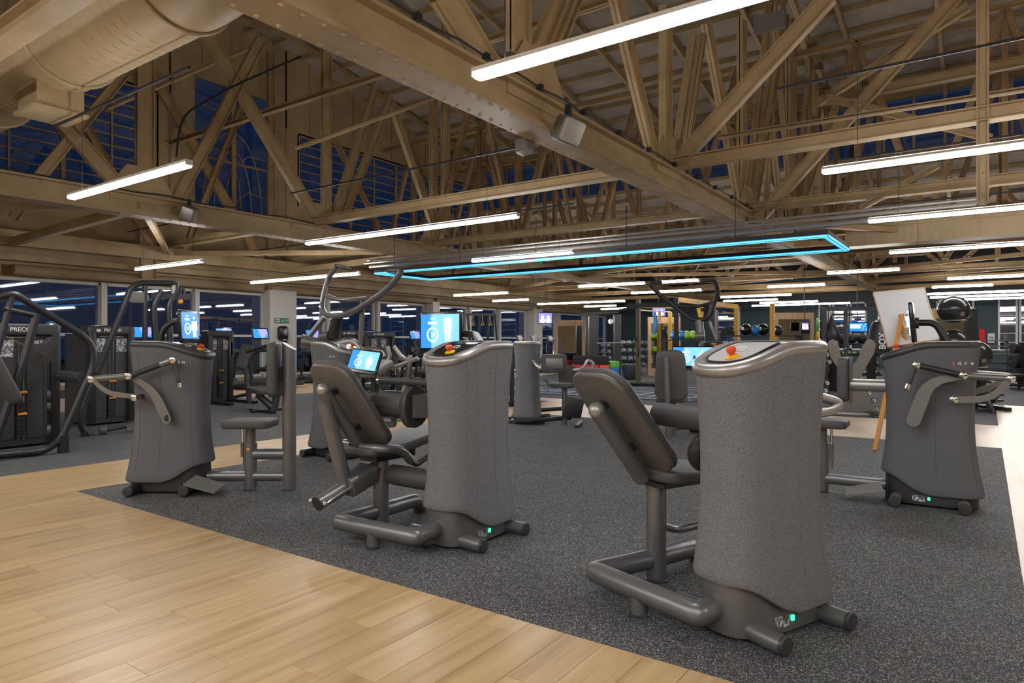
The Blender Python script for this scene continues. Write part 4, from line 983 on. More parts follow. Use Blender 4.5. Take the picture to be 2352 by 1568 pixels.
# ---- M6 far machine turned away
F6 = Frame(.27, 11.5, .22, .98)
m6 = thing('strength_machine', 'farthest slim tower machine near the centre with black pad on a bent arm', 'gym machine', (*F6.o, 0), F6.a, 'tower strength machines')
tower(m6, knit, metal_l, led_on=False, hi=False, logo=(-.1, 1.20, -1, .03))
inv6 = Matrix.Translation(V(*F6.o, 0)) @ Matrix.Rotation(F6.a, 4, 'Z'); inv6.invert()
d6 = lambda px, py, d: inv6 @ D(px, py, d)
MB().bend([d6(1216, 816, 11.35), d6(1236, 845, 11.0), d6(1260, 848, 10.9), d6(1277, 843, 10.9)], .026, .15, 12).build('pad_arm', metal_l, m6)
view = inv6.to_3x3() @ V(math.sin(TH), -math.cos(TH), 0)   # roughly towards the viewer
Mp = Mx(d6(1272, 834, 11.0), z=tuple(view), x=tuple(inv6.to_3x3() @ V(math.cos(TH), math.sin(TH), 0)))
pad('chest_pad', m6, .42, .30, .12, Mp, .05); MB().slab(rrect(.28, .17, .02), .015, Mp @ Matrix.Translation(V(0, 0, .12)), e=.004).build('pad_plate', metal, m6)
pad('seat', m6, .42, .40, .08, Mx(d6(1294, 890, 11.1)), .1); pad('back_pad', m6, .3, .34, .07, Mx(d6(1303, 862, 11.5), z=tuple(view), x=Mp.to_3x3().col[0].to_tuple()), .06)
a = d6(1297, 890, 11.1); MB().cyl((a.x, a.y, 0), tuple(a), .045).build('seat_post', metal, m6)
for p, q in [((1168, 965, 11.3), (1262, 958, 11.7)), ((1182, 972, 11.0), (1312, 963, 11.2)), ((1243, 945, 11.9), (1290, 942, 11.9))]:
    MB().tube([d6(*p)+V(0, 0, .03), d6(*q)+V(0, 0, .03)], .035, 12).build('base_tube', metal_k, m6)
MB().bend([d6(1318, 850, 10.9), d6(1340, 848, 10.8), d6(1350, 826, 10.8), d6(1362, 832, 10.8), d6(1361, 852, 10.8)], .028, .1, 12).build('handle_hoop', metal_l, m6)
fp = d6(1320, 960, 11.0); MB().slab([(-.22, 0), (.1, 0), (.16, .3), (-.12, .36)], .02, Mx(fp, z=tuple(view), x=Mp.to_3x3().col[0].to_tuple()), e=.004).build('foot_plate', metal_k, m6)
MB().bend([d6(1250, 872, 10.9), d6(1258, 876, 10.8), d6(1262, 888, 10.8)], .018, .05).build('seat_lever', metal_k, m6)
MB().bb((fp.x-.3, fp.y-.1, 0), (fp.x+.3, fp.y-.04, .05)).build('floor_bar', metal_k, m6, smooth=False)
# ================================================================== WEIGHT STACK MACHINES ON THE LEFT
def rod(root, pts, r=.03, m=None, nm='frame_tube', rad=.12, seg=10): return MB().bend(pts, r, rad, seg).build(nm, m or metal_k, root)
def L_(root_loc, pts): return [p-V(*root_loc) for p in pts]
def stack_tower(t, w, dpt, h, brand=True, cx=0, cy=0):
    """cabinet whose front (+x side at x=cx) spans y cy-w/2 .. cy+w/2"""
    c = V(cx, cy, 0)
    MB().bb((cx-dpt, cy-w/2, .03), (cx-.05, cy+w/2, h-.12)).build('cabinet', plastic, t, smooth=False)
    for s in (-1, 1):
        MB().slab(rrect(.10, .11, .025), h-.14, Mx((cx-.02, cy+s*(w/2-.05), .03)), e=.004).build('corner_column', metal_k, t)
        MB().bb((cx-.05, cy+s*(w/2-.10), .12), (cx-.035, cy+s*.07, h-.42)).build('front_panel', panel, t, smooth=False)
        pl = MB().bb((cx-.045, cy+s*.08, h-.42), (cx-.03, cy+s*.27, h-.20)).build('placard', placard, t, smooth=False)
    cp = MB().slab(rrect(.34+.0, w+.04, .06), .15, Mx((cx-.14, cy, h-.14)), e=.04, n=4).build('header_cap', plastic, t)
    if brand:
        text('PRECOR', .075, txtw, cp, Mx((cx+.033, cy, h-.066), z=(1, 0, 0), x=(0, 1, 0)), .002, 'lettering', True)
        MB().bb((cx+.03, cy-.25, h-.09), (cx+.034, cy-.19, h-.045)).build('logo_block', txtw, cp, smooth=False)
        MB().bb((cx-.028, cy-.18, h-.175), (cx-.025, cy+.18, h-.16)).build('small_print', placard, t, smooth=False)
    MB().bb((cx-.07, cy-.065, .1), (cx-.055, cy+.065, h-.2)).build('stack_slot', blackm, t, smooth=False)
    n = 14; wm = None
    for i in range(n):
        if wm is None: o = MB().bb((-.03, -.055, 0), (.03, .055, .028)).build('weight_plate', metal_k, t, smooth=False); wm = o.data
        else: o = bpy.data.objects.new('weight_plate', wm); COL.objects.link(o); o.parent = t
        o.location = (cx-.03, cy, .12+i*.034)
    for s in (-1, 1): MB().cyl((cx-.03, cy+s*.03, .1), (cx-.03, cy+s*.03, h-.25), .007, 8).build('guide_rod', chrome, t)
    for z in (.44, .72): MB().cyl((cx+.0, cy, z), (cx+.05, cy+.03, z+.01), .016, 8).cyl((cx+.03, cy-.05, z), (cx+.03, cy+.05, z), .014, 8).build('selector_pin', orange, t)
def yx(px, x): return P(px, 800, x=x).y
# P1
x = -10.2; yc, ye = yx(50, x), yx(137, x)
p1 = thing('weight_stack_machine', 'dark weight stack machine with PRECOR header at the left picture edge', 'gym machine', (x, yc, 0), 0, 'weight stack machines')
stack_tower(p1, (ye-yc)*2, .4, 1.60)
O = (x, yc, 0); f = lambda *q, xx=-9.35: [P(a, b, x=xx)-V(*O) for a, b in q]
rod(p1, f((-30, 1048), (100, 1037), (140, 1010), (216, 838), (212, 792), (190, 770), (30, 672), (-6, 682)), .042, rad=.22, seg=14)
rod(p1, f((8, 708), (82, 724)), .036); rod(p1, f((85, 720), (60, 810), (12, 950), (-20, 1040)), .045); rod(p1, f((30, 672), (-12, 830)), .036)
rod(p1, [P(137, 862, x=-10.1)-V(*O), P(190, 868, x=-9.4)-V(*O)], .07, plastic, 'arm_housing')
q = f((145, 1044))[0]; MB().bb((q.x-.04, q.y-.05, 0), (q.x+.04, q.y+.05, .22)).build('frame_foot', metal_k, p1, smooth=False)
a, b = f((38, 815), (-12, 935)); up = (a-b).normalized()
MB().slab(rrect(.36, (a-b).length, .08), .12, Mx((a+b)/2+V(0, -.1, 0), z=V(0, 1, .45), x=(1, 0, 0)), e=.035).build('back_pad', vinyl, p1)
q = f((88, 815), xx=-9.8)[0]; MB().lathe([(.08, 0), (.145, .01), (.145, .07), (.05, .08)], Mx(q, z=(1, -.2, 0)), 28).build('cam_wheel', plastic, p1); MB().bar(q, q+V(0, .18, .2), .2, .1).build('cam_plate', plastic, p1, smooth=False)
for dz, dy in ((910, 0), (935, .02), (990, 0)): 
    q = f((107, dz), xx=-9.9)[0]; MB().lathe([(.085, 0), (.085, .04)], Mx(q, z=(.3, 1, 0)), 20).build('pulley', plastic, p1)
for dy in (-.02, .03): MB().cyl(f((104, 830), xx=-9.9)[0]+V(0, dy, 0), f((104, 1000), xx=-9.9)[0]+V(0, dy, 0), .006, 6).build('cable', blackm, p1)
rod(p1, f((0, 765), (65, 798)), .006, chrome, 'cable')
# P2
x = -11.9; ya, yb_ = yx(204, x), yx(308, x); yc = (ya+yb_)/2
p2 = thing('weight_stack_machine', 'dark weight stack machine with tall bent tube frame behind the left tower machine', 'gym machine', (x, yc, 0), 0, 'weight stack machines')
stack_tower(p2, yb_-ya, .9, 1.63)
f = lambda *q, xx=-10.7: [P(a, b, x=xx)-V(*O) for a, b in q]
MB().bb((-.8, -(yb_-ya)/2-.012, .25), (-.1, -(yb_-ya)/2, 1.25)).build('side_panel', panel, p2, smooth=False)
O = (x, yc, 0)
rod(p2, f((305, 1012), (212, 1006), (186, 985), (190, 940), (300, 662), (318, 650), (402, 650)), .045, rad=.22, seg=14)
rod(p2, f((193, 1026), (193, 990)), .045)
rod(p2, f((208, 855), (222, 855)), .05)
for s in ((333, 655, 785), (368, 0, 0)):
    if s[1]: rod(p2, f((s[0], s[1]), (s[0], s[2])), .04)
for dx in (0, 34): rod(p2, f((357+dx, 782), (352+dx, 700), (372+dx, 668)), .05, metal_k, 'upright_arm', .1)
q = f((315, 683))[0]; MB().slab(rrect(.34, .17, .08), .03, Mx(q, z=(1, 0, 0), x=(0, 1, 0)), e=.006).build('pulley_cover', armgrey, p2)
a, b = f((345, 678), (440, 682)); MB().bar(a, b, .06, .09).build('slide_rail', metal_k, p2, smooth=False)
for k in range(4): q = f((398+k*8, 682-(k % 2)*4))[0]; MB().cyl(q, q+V(0, 0, .26-.05*k), .035-.004*k, 12).build('guide_cylinder', metal_k if k else metal_l, p2)
q = f((414, 692))[0]; MB().ball(q, .045, 10, 6).build('adjust_knob', orange, p2)
for a in (229, 290): q = f((a, 990))[0]; MB().lathe([(.09, 0), (.09, .09)], Mx(q, z=(.4, 1, 0)), 20).build('roller_pad', vinyl, p2)
rod(p2, f((229, 992), (290, 980)), .02)
for s in (-.015, .015): MB().cyl(f((299, 700))[0]+V(0, s, 0), f((299, 790))[0]+V(0, s, 0), .006, 6).build('cable', blackm, p2)
# P3, P4, P5
for pa, pb, x, h, lbl in ((478, 535, -14.2, 1.62, 'narrow dark weight stack cabinet right of the left tower machine'), (775, 832, -13.6, 1.66, 'dark weight stack cabinet half hidden by the raised pulldown arms'),
                          (836, 906, -13.6, 1.64, 'dark weight stack cabinet with white header print left of the big blue screen')):
    ya, yb_ = yx(pa, x), yx(pb, x); t = thing('weight_stack_machine', lbl, 'gym machine', (x, (ya+yb_)/2, 0), 0, 'weight stack machines'); stack_tower(t, yb_-ya, .45, h, pa > 500)
    MB().bb((.0, (yb_-ya)/2-.09, h-.55), (.03, (yb_-ya)/2-.03, h-.25)).build('white_sticker', txtw, t, smooth=False)
    for s in (-1, 1): MB().bb((-.2, s*.3-.05, 0), (.9, s*.3+.05, .06)).build('base_bar', metal_k, t, smooth=False)
# chest machine in the middle left, built at its distance
def at(root, d): 
    o = V(*root.location); return lambda *q: [D(a, b, d if len(r) == 0 else r[0])-o for a, b, *r in q]
o_ = D(632, 944, 13.2); t = thing('seated_press', 'black seated press machine with long arms left of the back post', 'gym machine', (o_.x, o_.y, 0)); f = at(t, 13.2)
a, = f((590, 895)); pad('seat', t, .55, .42, .1, Mx(a+V(.15, .0, -.05), z=(.1, 0, 1)), .12); rod(t, f((638, 900), (628, 942)), .07, plastic, 'seat_column'); rod(t, f((592, 905), (626, 935)), .07, plastic, 'seat_strut')
rod(t, f((565, 808), (636, 787)), .035); rod(t, f((574, 826), (590, 805), (650, 800)), .03); rod(t, f((576, 826), (578, 888)), .035, metal_k, 'upright'); rod(t, f((632, 880), (655, 780)), .05)
a, b = f((632, 880), (640, 828)); MB().slab(rrect(.3, .6, .1), .1, Mx((a+b)/2, z=(.3, -1, .4)), e=.03).build('back_pad', vinyl, t)
a, = f((563, 820, 14.5)); MB().slab(rrect(.25, .55, .06), .08, Mx(a, z=(.6, -.8, .3)), e=.02).build('back_pad', vinyl, t)
rod(t, f((535, 885, 14), (575, 880, 14), (572, 925, 14)), .045, panel, 'seat_frame'); rod(t, f((537, 912, 14), (568, 905, 14)), .04); rod(t, f((565, 845, 14), (572, 925, 14)), .045, panel, 'seat_frame')
rod(t, f((585, 883, 14.5), (635, 885, 14.5)), .1, plastic, 'roller_pad'); rod(t, f((590, 848, 14), (640, 848, 14)), .05); rod(t, f((612, 850, 15), (630, 806, 15)), .06, panel)
MB().bb((-.4, -.3, 0), (.35, -.22, .06)).bb((-.2, -.4, 0), (-.1, .4, .05)).build('base_bar', metal_k, t, smooth=False)
# leg machine between M5 and M2
o_ = D(875, 975, 9.8); t = thing('seated_press', 'grey seated machine with upright handles behind the tilted screen', 'gym machine', (o_.x, o_.y, 0)); f = at(t, 9.8)
a, = f((862, 845, 9.6)); MB().slab(rrect(.5, .42, .1), .10, Mx(a+V(0, 0, -.05), z=(0, -.5, 1)), e=.04).build('seat', armgrey, t)
rod(t, f((836, 862), (882, 862)), .05, plastic, 'seat_frame'); rod(t, f((862, 865), (858, 965)), .06)
a, = f((868, 890, 10.2)); MB().lathe([(.02, 0), (.2, .02), (.2, .07), (.1, .09)], Mx(a)).build('round_seat', vinyl, t)
rod(t, f((833, 912), (875, 905)), .085, plastic, 'roller_pad'); rod(t, f((835, 918), (838, 945), (870, 955)), .05)
rod(t, f((889, 795), (897, 818), (886, 835)), .032, metal_l, 'handle', .08); rod(t, f((904, 795), (922, 820), (940, 828)), .032, metal_l, 'handle', .08)
rod(t, f((942, 815), (930, 890), (922, 905)), .035, chrome, 'lever'); rod(t, f((898, 846), (960, 822)), .035, metal_l, 'lever')
rod(t, f((828, 800), (860, 800), (876, 806), (882, 818)), .03, chrome, 'handle', .05)
rod(t, f((872, 945), (872, 975), (905, 975), (905, 955)), .045, armgrey, 'frame_tube', .02); a, = f((895, 952)); MB().box(a, (.5, .3, .07)).build('foot_platform', plastic, t, smooth=False)
MB().bb((-.4, -.3, 0), (.35, -.22, .06)).build('base_bar', metal_k, t, smooth=False)

# ================================================================== CARDIO MACHINES ALONG THE GLAZING
def treadmill(loc, rz, label, blue=False):
    t = thing('treadmill', label, 'treadmill', loc, rz, 'treadmills along the windows')
    MB().slab(rrect(1.9, .8, .1), .12, Mx((.95, 0, .08)), e=.02).build('deck', plastic, t); MB().bb((.2, -.25, .2), (1.85, .25, .206)).build('belt', blackm, t, smooth=False)
    MB().slab(rrect(.45, .84, .12), .14, Mx((.15, 0, .12)), e=.05).build('motor_cover', panel, t)
    for s in (-1, 1): rod(t, [(.1, s*.38, .1), (.28, s*.38, 1.05), (.7, s*.38, 1.0)], .035); MB().bb((-.1, s*.34-.04, 0), (.1, s*.34+.04, .1)).build('foot', metal_k, t, smooth=False)
    MB().bar((.28, -.4, 1.1), (.28, .4, 1.1), .3, .1).build('console', plastic, t, smooth=False)
    rod(t, [(.25, 0, 1.1), (.18, 0, 1.45)], .05, plastic, 'screen_mast')
    M = Mx((.2, 0, 1.62), z=(1, 0, .25), x=(0, 1, 0)); s_ = MB().slab(rrect(.58, .36, .03), .04, M, e=.01).build('screen', blackg, t)
    b = MB().bb((-.25, -.14, .0405), (.25, .14, .042)); b.v = [tuple(M @ V(*p)) for p in b.v]; b.build('display', scr_b, s_, smooth=False)
    b = MB(); b.add([M @ V(*p) for p in ((-.08, .14, .0425), (.22, .14, .0425), (.24, -.02, .0425), (.1, -.14, .0425), (0, -.14, .0425))], [(0, 4, 3, 2, 1)]); b.build('display_shape', scr_v, s_, smooth=False)
    return t
tm = [(220, -18.9), (318, -18.7), (505, -18.9), (588, -18.6), (708, -18.9), (842, -18.9), (944, -18.6), (1085, -18.7)]
where = ['just right of the headlamp glare', 'behind the tall bent tube frame', 'above the narrow weight stack cabinet', 'left of the white column with exit sign', 'right of the white column', 'above the two dark cabinets', 'left of the big blue screen', 'right of the big blue screen', 'behind the slim far tower machine']
for (px_, x), w in zip(tm, where): treadmill((x, yx(px_, x), 0), 0, 'treadmill with glowing screen '+w)
def trainer(loc, rz, label):
    t = thing('cross_trainer', label, 'cross trainer', loc, rz, 'cross trainers in the far cardio rows')
    MB().slab(rrect(.7, .5, .15), .5, Mx((0, 0, .08)), e=.1).build('drive_housing', plastic, t); MB().bb((-.3, -.3, 0), (1.5, -.22, .08)).bb((-.3, .22, 0), (1.5, .3, .08)).build('base_bar', metal_k, t, smooth=False)
    rod(t, [(0, 0, .4), (-.05, 0, 1.35)], .06, metal_k, 'mast'); M = Mx((.02, 0, 1.5), z=(1, 0, .4), x=(0, 1, 0)); s_ = MB().slab(rrect(.42, .34, .04), .05, M, e=.015).build('console', plastic, t)
    b = MB().bb((-.15, -.1, .051), (.15, .12, .053)); b.v = [tuple(M @ V(*p)) for p in b.v]; b.build('display', placard, s_, smooth=False)
    for s in (-1, 1):
        rod(t, [(.1, s*.3, .45), (.0, s*.32, 1.1), (.12, s*.3, 1.55)], .022, chrome, 'moving_arm', .2); rod(t, [(.0, s*.2, .4), (.7, s*.2, .7), (1.4, s*.2, .25)], .03, metal_l, 'pedal_arm', .5); MB().box((.9, s*.2, .5), (.4, .16, .04)).build('pedal', plastic, t, smooth=False)
    return t
for (px_, py_), w in zip([(1192, 850), (1224, 850), (1262, 848), (1300, 846), (1330, 846)], ['just above the slim far tower', 'right of the slim far tower', 'behind the far black pad', 'seen left inside the wooden mirror frame', 'seen right inside the wooden mirror frame']):
    trainer((-17.6, yx(px_, -17.6), 0), 0, 'cross trainer with small console '+w)
def bike(loc, rz, label):
    t = thing('spin_bike', label, 'exercise bike', loc, rz, 'indoor bikes with red rings')
    MB().bb((-.55, -.25, 0), (-.47, .25, .06)).bb((.5, -.25, 0), (.58, .25, .06)).build('base_bar', metal_k, t, smooth=False)
    MB().lathe([(.05, -.03), (.25, -.03), (.27, 0), (.25, .03), (.05, .03)], Mx((.35, 0, .38), z=(0, 1, 0)), 28).build('flywheel', blackg, t)
    MB().tube([(.35+.24*math.cos(math.tau*j/28), -.035, .38+.24*math.sin(math.tau*j/28)) for j in range(28)], .012, 6, closed=True).build('red_ring', redp, t)
    MB().slab(rrect(.5, .3, .12), .1, Mx((0, -.05, .42), z=(0, 1, 0)), e=.03).build('chain_guard', plastic, t)
    rod(t, [(-.5, 0, .05), (-.1, 0, .35), (.35, 0, .4), (.5, 0, .05)], .04); rod(t, [(-.1, 0, .35), (-.3, 0, .95)], .035, metal_k, 'seat_tube'); rod(t, [(.1, 0, .4), (.35, 0, 1.05)], .035, metal_k, 'stem')
    MB().slab(rrect(.28, .18, .07), .06, Mx((-.3, 0, .95)), e=.02).build('saddle', vinyl, t)
    for s in (-1, 1): rod(t, [(.35, 0, 1.05), (.35, s*.2, 1.08), (.55, s*.22, 1.2)], .018, metal_k, 'handlebar', .06)
    MB().slab(rrect(.2, .14, .02), .02, Mx((.4, 0, 1.2), z=(-.8, 0, .5)), e=.005).build('console', blackg, t)
    for s in (-1, 1): MB().bar((0, s*.08, .35), (s*.12, s*.1, .2), .03, .02).box((s*.12, s*.16, .2), (.12, .1, .03)).build('pedal', chrome, t, smooth=False)
    return t
for (px_, py_), w in zip([(918, 925), (950, 918), (985, 925), (780, 940)], ['left of the big blue screen, nearer one', 'under the left edge of the big blue screen', 'under the big blue screen', 'below the pulldown machine console']):
    q = P(px_, py_, z=0); bike((q.x, q.y, 0), 2.6, 'black indoor bike with red ring '+w)

# ================================================================== FREE WEIGHTS
def plate_disc(label, c, ax, r, th, m, group='weight plates on racks', hub=True):
    t = MB().lathe([(.03, -th/2), (r*.55, -th/2), (r*.6, -th*.3), (r*.85, -th*.3), (r*.9, -th/2), (r, -th*.4), (r, th*.4), (r*.9, th/2), (r*.85, th*.3), (r*.6, th*.3), (r*.55, th/2), (.03, th/2)], Mx((0, 0, 0), z=ax), 26).build('weight_disc', m)
    t.location = c; return tag(t, label, 'weight plate', group)
def dumbbell_mesh(r, m1_, m2_=None):
    b = MB()
    for s in (-1, 1): b.cyl((0, s*.07, 0), (0, s*(.07+r*1.3), 0), r, 8)
    return b.cyl((0, -.07, 0), (0, .07, 0), .015, 8)
db = {}
def dumbbell(c, rz, r, m_, label, group):
    k = (r, m_.name)
    if k not in db: o = dumbbell_mesh(r, m_).build('dumbbell', m_); db[k] = o.data
    else: o = bpy.data.objects.new('dumbbell', db[k]); COL.objects.link(o)
    o.location = c; o.rotation_euler = (0, 0, rz); return tag(o, label, 'dumbbell', group)
white_end = mat('dumbbell_end', (.35, .35, .36), .3, .5); noisy(white_end, 20, (.02, .02, .02), (.6, .6, .62), 0, 2, .48, .54)
lime_end = mat('lime_dumbbell_end', (.1, .3, .05), .4); lr = noisy(lime_end, 14, (.012, .012, .012), (.25, .5, .06), 0, 2, .46, .52)
w_ = lr.color_ramp.elements.new(.62); w_.color = (.6, .62, .6, 1)
FACE = TH        # things in the far zone face the camera: local -y towards it
def rack(loc, rz, L, tiers, label, gname, m_=None, r=.08, n=8, name='dumbbell_rack', items=True, dz=.32, z0=.3):
    t = thing(name, label, 'rack', loc, rz); 
    for s in (-1, 1):
        MB().bar((s*L/2, -.3, .03), (s*L/2, .3, .03), .08, .06).bar((s*L/2, .22, 0), (s*L/2, .22, z0+dz*(tiers-1)+.1), .07, .07, (1, 0, 0)).build('side_frame', metal_k, t, smooth=False)
    for k in range(tiers):
        M = V(0, .22-.16*(tiers-1-k), z0+k*dz); MB().bb((-L/2, M.y-.16, M.z-.03), (L/2, M.y+.16, M.z)).build('shelf', metal_k, t, smooth=False)
        if items:
            R = Matrix.Translation(V(*loc)) @ Matrix.Rotation(rz, 4, 'Z')
            for i in range(n):
                p = R @ V(-L/2+L*(i+.5)/n, M.y, M.z+r)
                dumbbell(p, rz, r, m_ or white_end, '%s dumbbell from the left on the %s shelf, %s' % (ORD[i], ORD[k], gname.replace('dumbbells ', '').replace('lime striped ', 'lime ')), gname)
    return t
def at_floor(px_, d): p = D(px_, 784, d); return (p.x, p.y, 0)
rack(at_floor(1392, 30), FACE, 1.6, 4, 'dark dumbbell rack between the two grey cable columns', 'dumbbells between the cable columns', dz=.28, n=6)
rack(at_floor(1440, 28), FACE, 1.0, 4, 'dark dumbbell rack left of the olive rig post', 'dumbbells left of the rig post', n=4)
rack(at_floor(1508, 29.5), FACE, 1.5, 4, 'dark dumbbell rack seen under the middle wooden frame', 'dumbbells under the middle wooden frame', n=6)
rack(at_floor(1962, 21), FACE, 1.5, 3, 'black rack with lime striped dumbbells behind the grey V stand', 'lime striped dumbbells behind the V stand', lime_end, .055, 9, z0=.35, dz=.3)
# rig
rg = thing('training_rig', 'dark and yellow steel training rig with uprights and crossbeams', 'rig', at_floor(1600, 23)); f = at(rg, 23)
def rigpost(px_, d, top, m_, w=.13):
    a = D(px_, top, d)-V(*rg.location); MB().slab(rrect(w, w, .01, 1), a.z, Mx((a.x, a.y, 0)), e=.003, n=1).build('upright', m_, rg, smooth=False)
    hl = MB()
    for k in range(int(a.z/.12)): hl.box((a.x+.03, a.y-w/2-.001, .1+k*.12), (.02, .004, .02))
    hl.build('peg_holes', blackm, rg, smooth=False, kind='stuff')
for px_, d, top, m_ in ((1466, 22, 688, olive), (1554, 21, 684, metal_k), (1539, 26, 716, rigy), (1691, 24, 700, rigy), (1774, 21, 697, rigy), (1637, 23, 696, metal_k)): rigpost(px_, d, top, m_)
for a, b, w, m_ in [((1440, 702, 22), (1556, 700, 21), .14, metal_k), ((1556, 688, 21), (1660, 700, 23.5), .16, rigy), ((1655, 700, 23.5), (1693, 704, 24), .16, rigy), ((1470, 712, 22.5), (1540, 716, 25.5), .05, rigy), ((1470, 705, 23), (1615, 706, 23), .05, rigy), ((1600, 690, 22), (1612, 742, 22), .1, rigy), ((1400, 716, 23), (1466, 704, 22), .07, metal_k), ((1660, 716, 24), (1691, 720, 24), .04, rigy)]:
    p, q = f(a, b); MB().bar(p, q, w*.6, w).build('crossbeam', m_, rg, smooth=False)
for px_ in (1515, 1613): p, q = f((px_, 715, 24), (px_, 740, 24)); MB().bar(p, q, .1, .06).build('hook_arm', rigy, rg, smooth=False)
p, q = f((1466, 712, 21.8), (1466, 760, 21.8))
o = MB().tube([D(a, b, 21.92) for a, b in ((1464, 772), (1456, 790), (1455, 812), (1466, 820), (1468, 800))], .02, 6).build('resistance_band', blackm); tag(o, 'black resistance band looped on the olive rig post', 'band')
o = MB().tube([D(1503, 712, 24), D(1506, 740, 24), D(1502, 770, 24)], [.03, .09, .04], 8).build('resistance_band', bluep); tag(o, 'blue band hanging inside the middle wooden frame', 'band')
for px_, w in ((1086, 'left'), (1108, 'middle'), (1125, 'right')):
    d = 22; t = thing('suspension_strap', 'yellow suspension strap %s of three right of the big blue screen' % w, 'strap', D(px_, 724, d), 0, 'yellow straps'); o = V(*t.location)
    MB().tube([D(px_, 724, d)-o, D(px_+1, 738, d)-o], .015, 6).build('strap', yellow, t); MB().tube([D(px_-2, 746, d)-o, D(px_+1, 737, d)-o, D(px_+4, 746, d)-o, D(px_-2, 747, d)-o], .02, 6).build('grip', yellow, t)
t = thing('strap_frame', 'black frame with slanted posts carrying the yellow straps', 'frame', at_floor(1105, 22)); f = at(t, 22.1)
MB().bar(*f((1070, 722), (1140, 722)), .06, .08).build('crossbeam', metal_k, t, smooth=False)
for a, b in ((1074, 1090), (1102, 1095), (1122, 1118), (1138, 1150)):
    p, q = f((a, 722), (b, 800)); q.z = 0; MB().bar(p, q, .06, .06).build('upright', metal_k, t, smooth=False)
# wooden framed mirrors
def wmirror(px0, px1, top, d, label):
    a = D(px0, top, d); b = D(px1, top, d); c = (a+b)/2; w = (b-a).length; t = thing('framed_mirror', label, 'mirror', (c.x, c.y, 0), TH); h = a.z
    MB().bb((-w/2, -.06, 0), (-w/2+.12, .06, h)).build('frame_side', frame_wood, t, smooth=False); MB().bb((w/2-.12, -.06, 0), (w/2, .06, h)).build('frame_side', frame_wood, t, smooth=False)
    MB().bb((-w/2+.12, -.06, h-.25), (w/2-.12, .06, h)).build('frame_top', frame_wood, t, smooth=False); MB().bb((-w/2+.12, -.06, 0), (w/2-.12, .06, .3)).build('frame_bottom', frame_wood, t, smooth=False)
    MB().bb((-w/2+.12, -.01, .3), (w/2-.12, .01, h-.25)).build('mirror_glass', mirror, t, smooth=False)
wmirror(1275, 1343, 735, 29, 'wooden framed mirror above the red boxes'); wmirror(1488, 1562, 728, 27, 'wooden framed mirror behind the yellow rig post'); wmirror(1780, 1868, 718, 26, 'wooden framed mirror right of the medicine balls')
wmirror(2136, 2238, 708, 17, 'wooden framed mirror behind the upper gym ball')
# cable columns
t = thing('cable_machine', 'grey cable crossover machine with two tall columns behind the red boxes', 'gym machine', at_floor(1385, 27)); f = at(t, 27)
for a, b in ((1345, 1374), (1409, 1425)):
    p, q = f((a, 722), (b, 722)); w = (q-p).length; c = (p+q)/2; MB().slab(rrect(w, .4, .05), c.z, Mx((c.x, c.y, 0), x=(q-p)), e=.02).build('column', plastic, t)
    MB().cyl((c.x, c.y-.25, .2), (c.x, c.y-.25, c.z-.1), .02).build('guide_rod', chrome, t)
MB().bar(*f((1330, 722), (1420, 716)), .12, .1).build('crossbeam', metal_k, t, smooth=False); MB().cyl(*f((1372, 788, 26.5), (1450, 786, 26.5)), .03).build('pull_bar', metal_l, t)
p, = f((1402, 738, 26.7)); MB().lathe([(.1, 0), (.12, .03), (.1, .06)], Mx(p, z=(.5, -.8, 0))).build('pulley', chrome, t)
# plyo boxes
def pbox(px0, px1, y0, y1, d, m_, label, num=None, dep=.8, z0=None):
    a, b = D(px0, y0, d), D(px1, y0, d); w = (b-a).length; h = (y1-y0)/FOC*d; zb = D(px0, y1, d).z if z0 is None else z0
    c = (a+b)/2; t = thing('plyo_box', label, 'box', (c.x, c.y, zb), TH, 'soft jump boxes')
    MB().slab(rrect(w, dep, .03), h, Mx((0, dep/2, 0)), e=.02).build('box_body', m_, t)
    if num: text(num, h*.35, txtw, t, Mx((0, -.004, h*.5), z=(0, -1, 0), x=(1, 0, 0)), .002, 'number', True)
    return zb+h
h1 = pbox(1318, 1376, 838, 869, 25.2, redp, 'low wide red jump box behind the black pad', None, z0=0)
pbox(1378, 1399.5, 838, 868, 25.1, orangep, 'orange end block of the red jump box', None, .78, z0=0)
pbox(1320, 1399, 818, 838, 25.2, blackm, 'black jump box stacked on the red one', None, z0=h1)
h1 = pbox(1400, 1423, 845, 868, 25.4, bluep, 'blue jump box numbered 02 standing on the floor', '02', z0=0); pbox(1400, 1423, 825, 840, 25.4, greenp, 'green jump box numbered 01 on the blue one', '01', z0=h1)
pbox(1440, 1468, 834, 868, 24.5, metal_k, 'black storage box behind the olive rig post', None, z0=0)
# battle rope
b = MB(); c = P(1443, 884, z=0)
o = MB().tube([(c.x+.75*math.sin(i*.9)+.02*i, c.y+.35*math.cos(i*.75), .035+.05*abs(math.sin(i*1.3))) for i in range(44)], .032, 8).build('battle_rope', blackm); tag(o, 'black battle rope heaped on the floor by the olive post', 'rope')
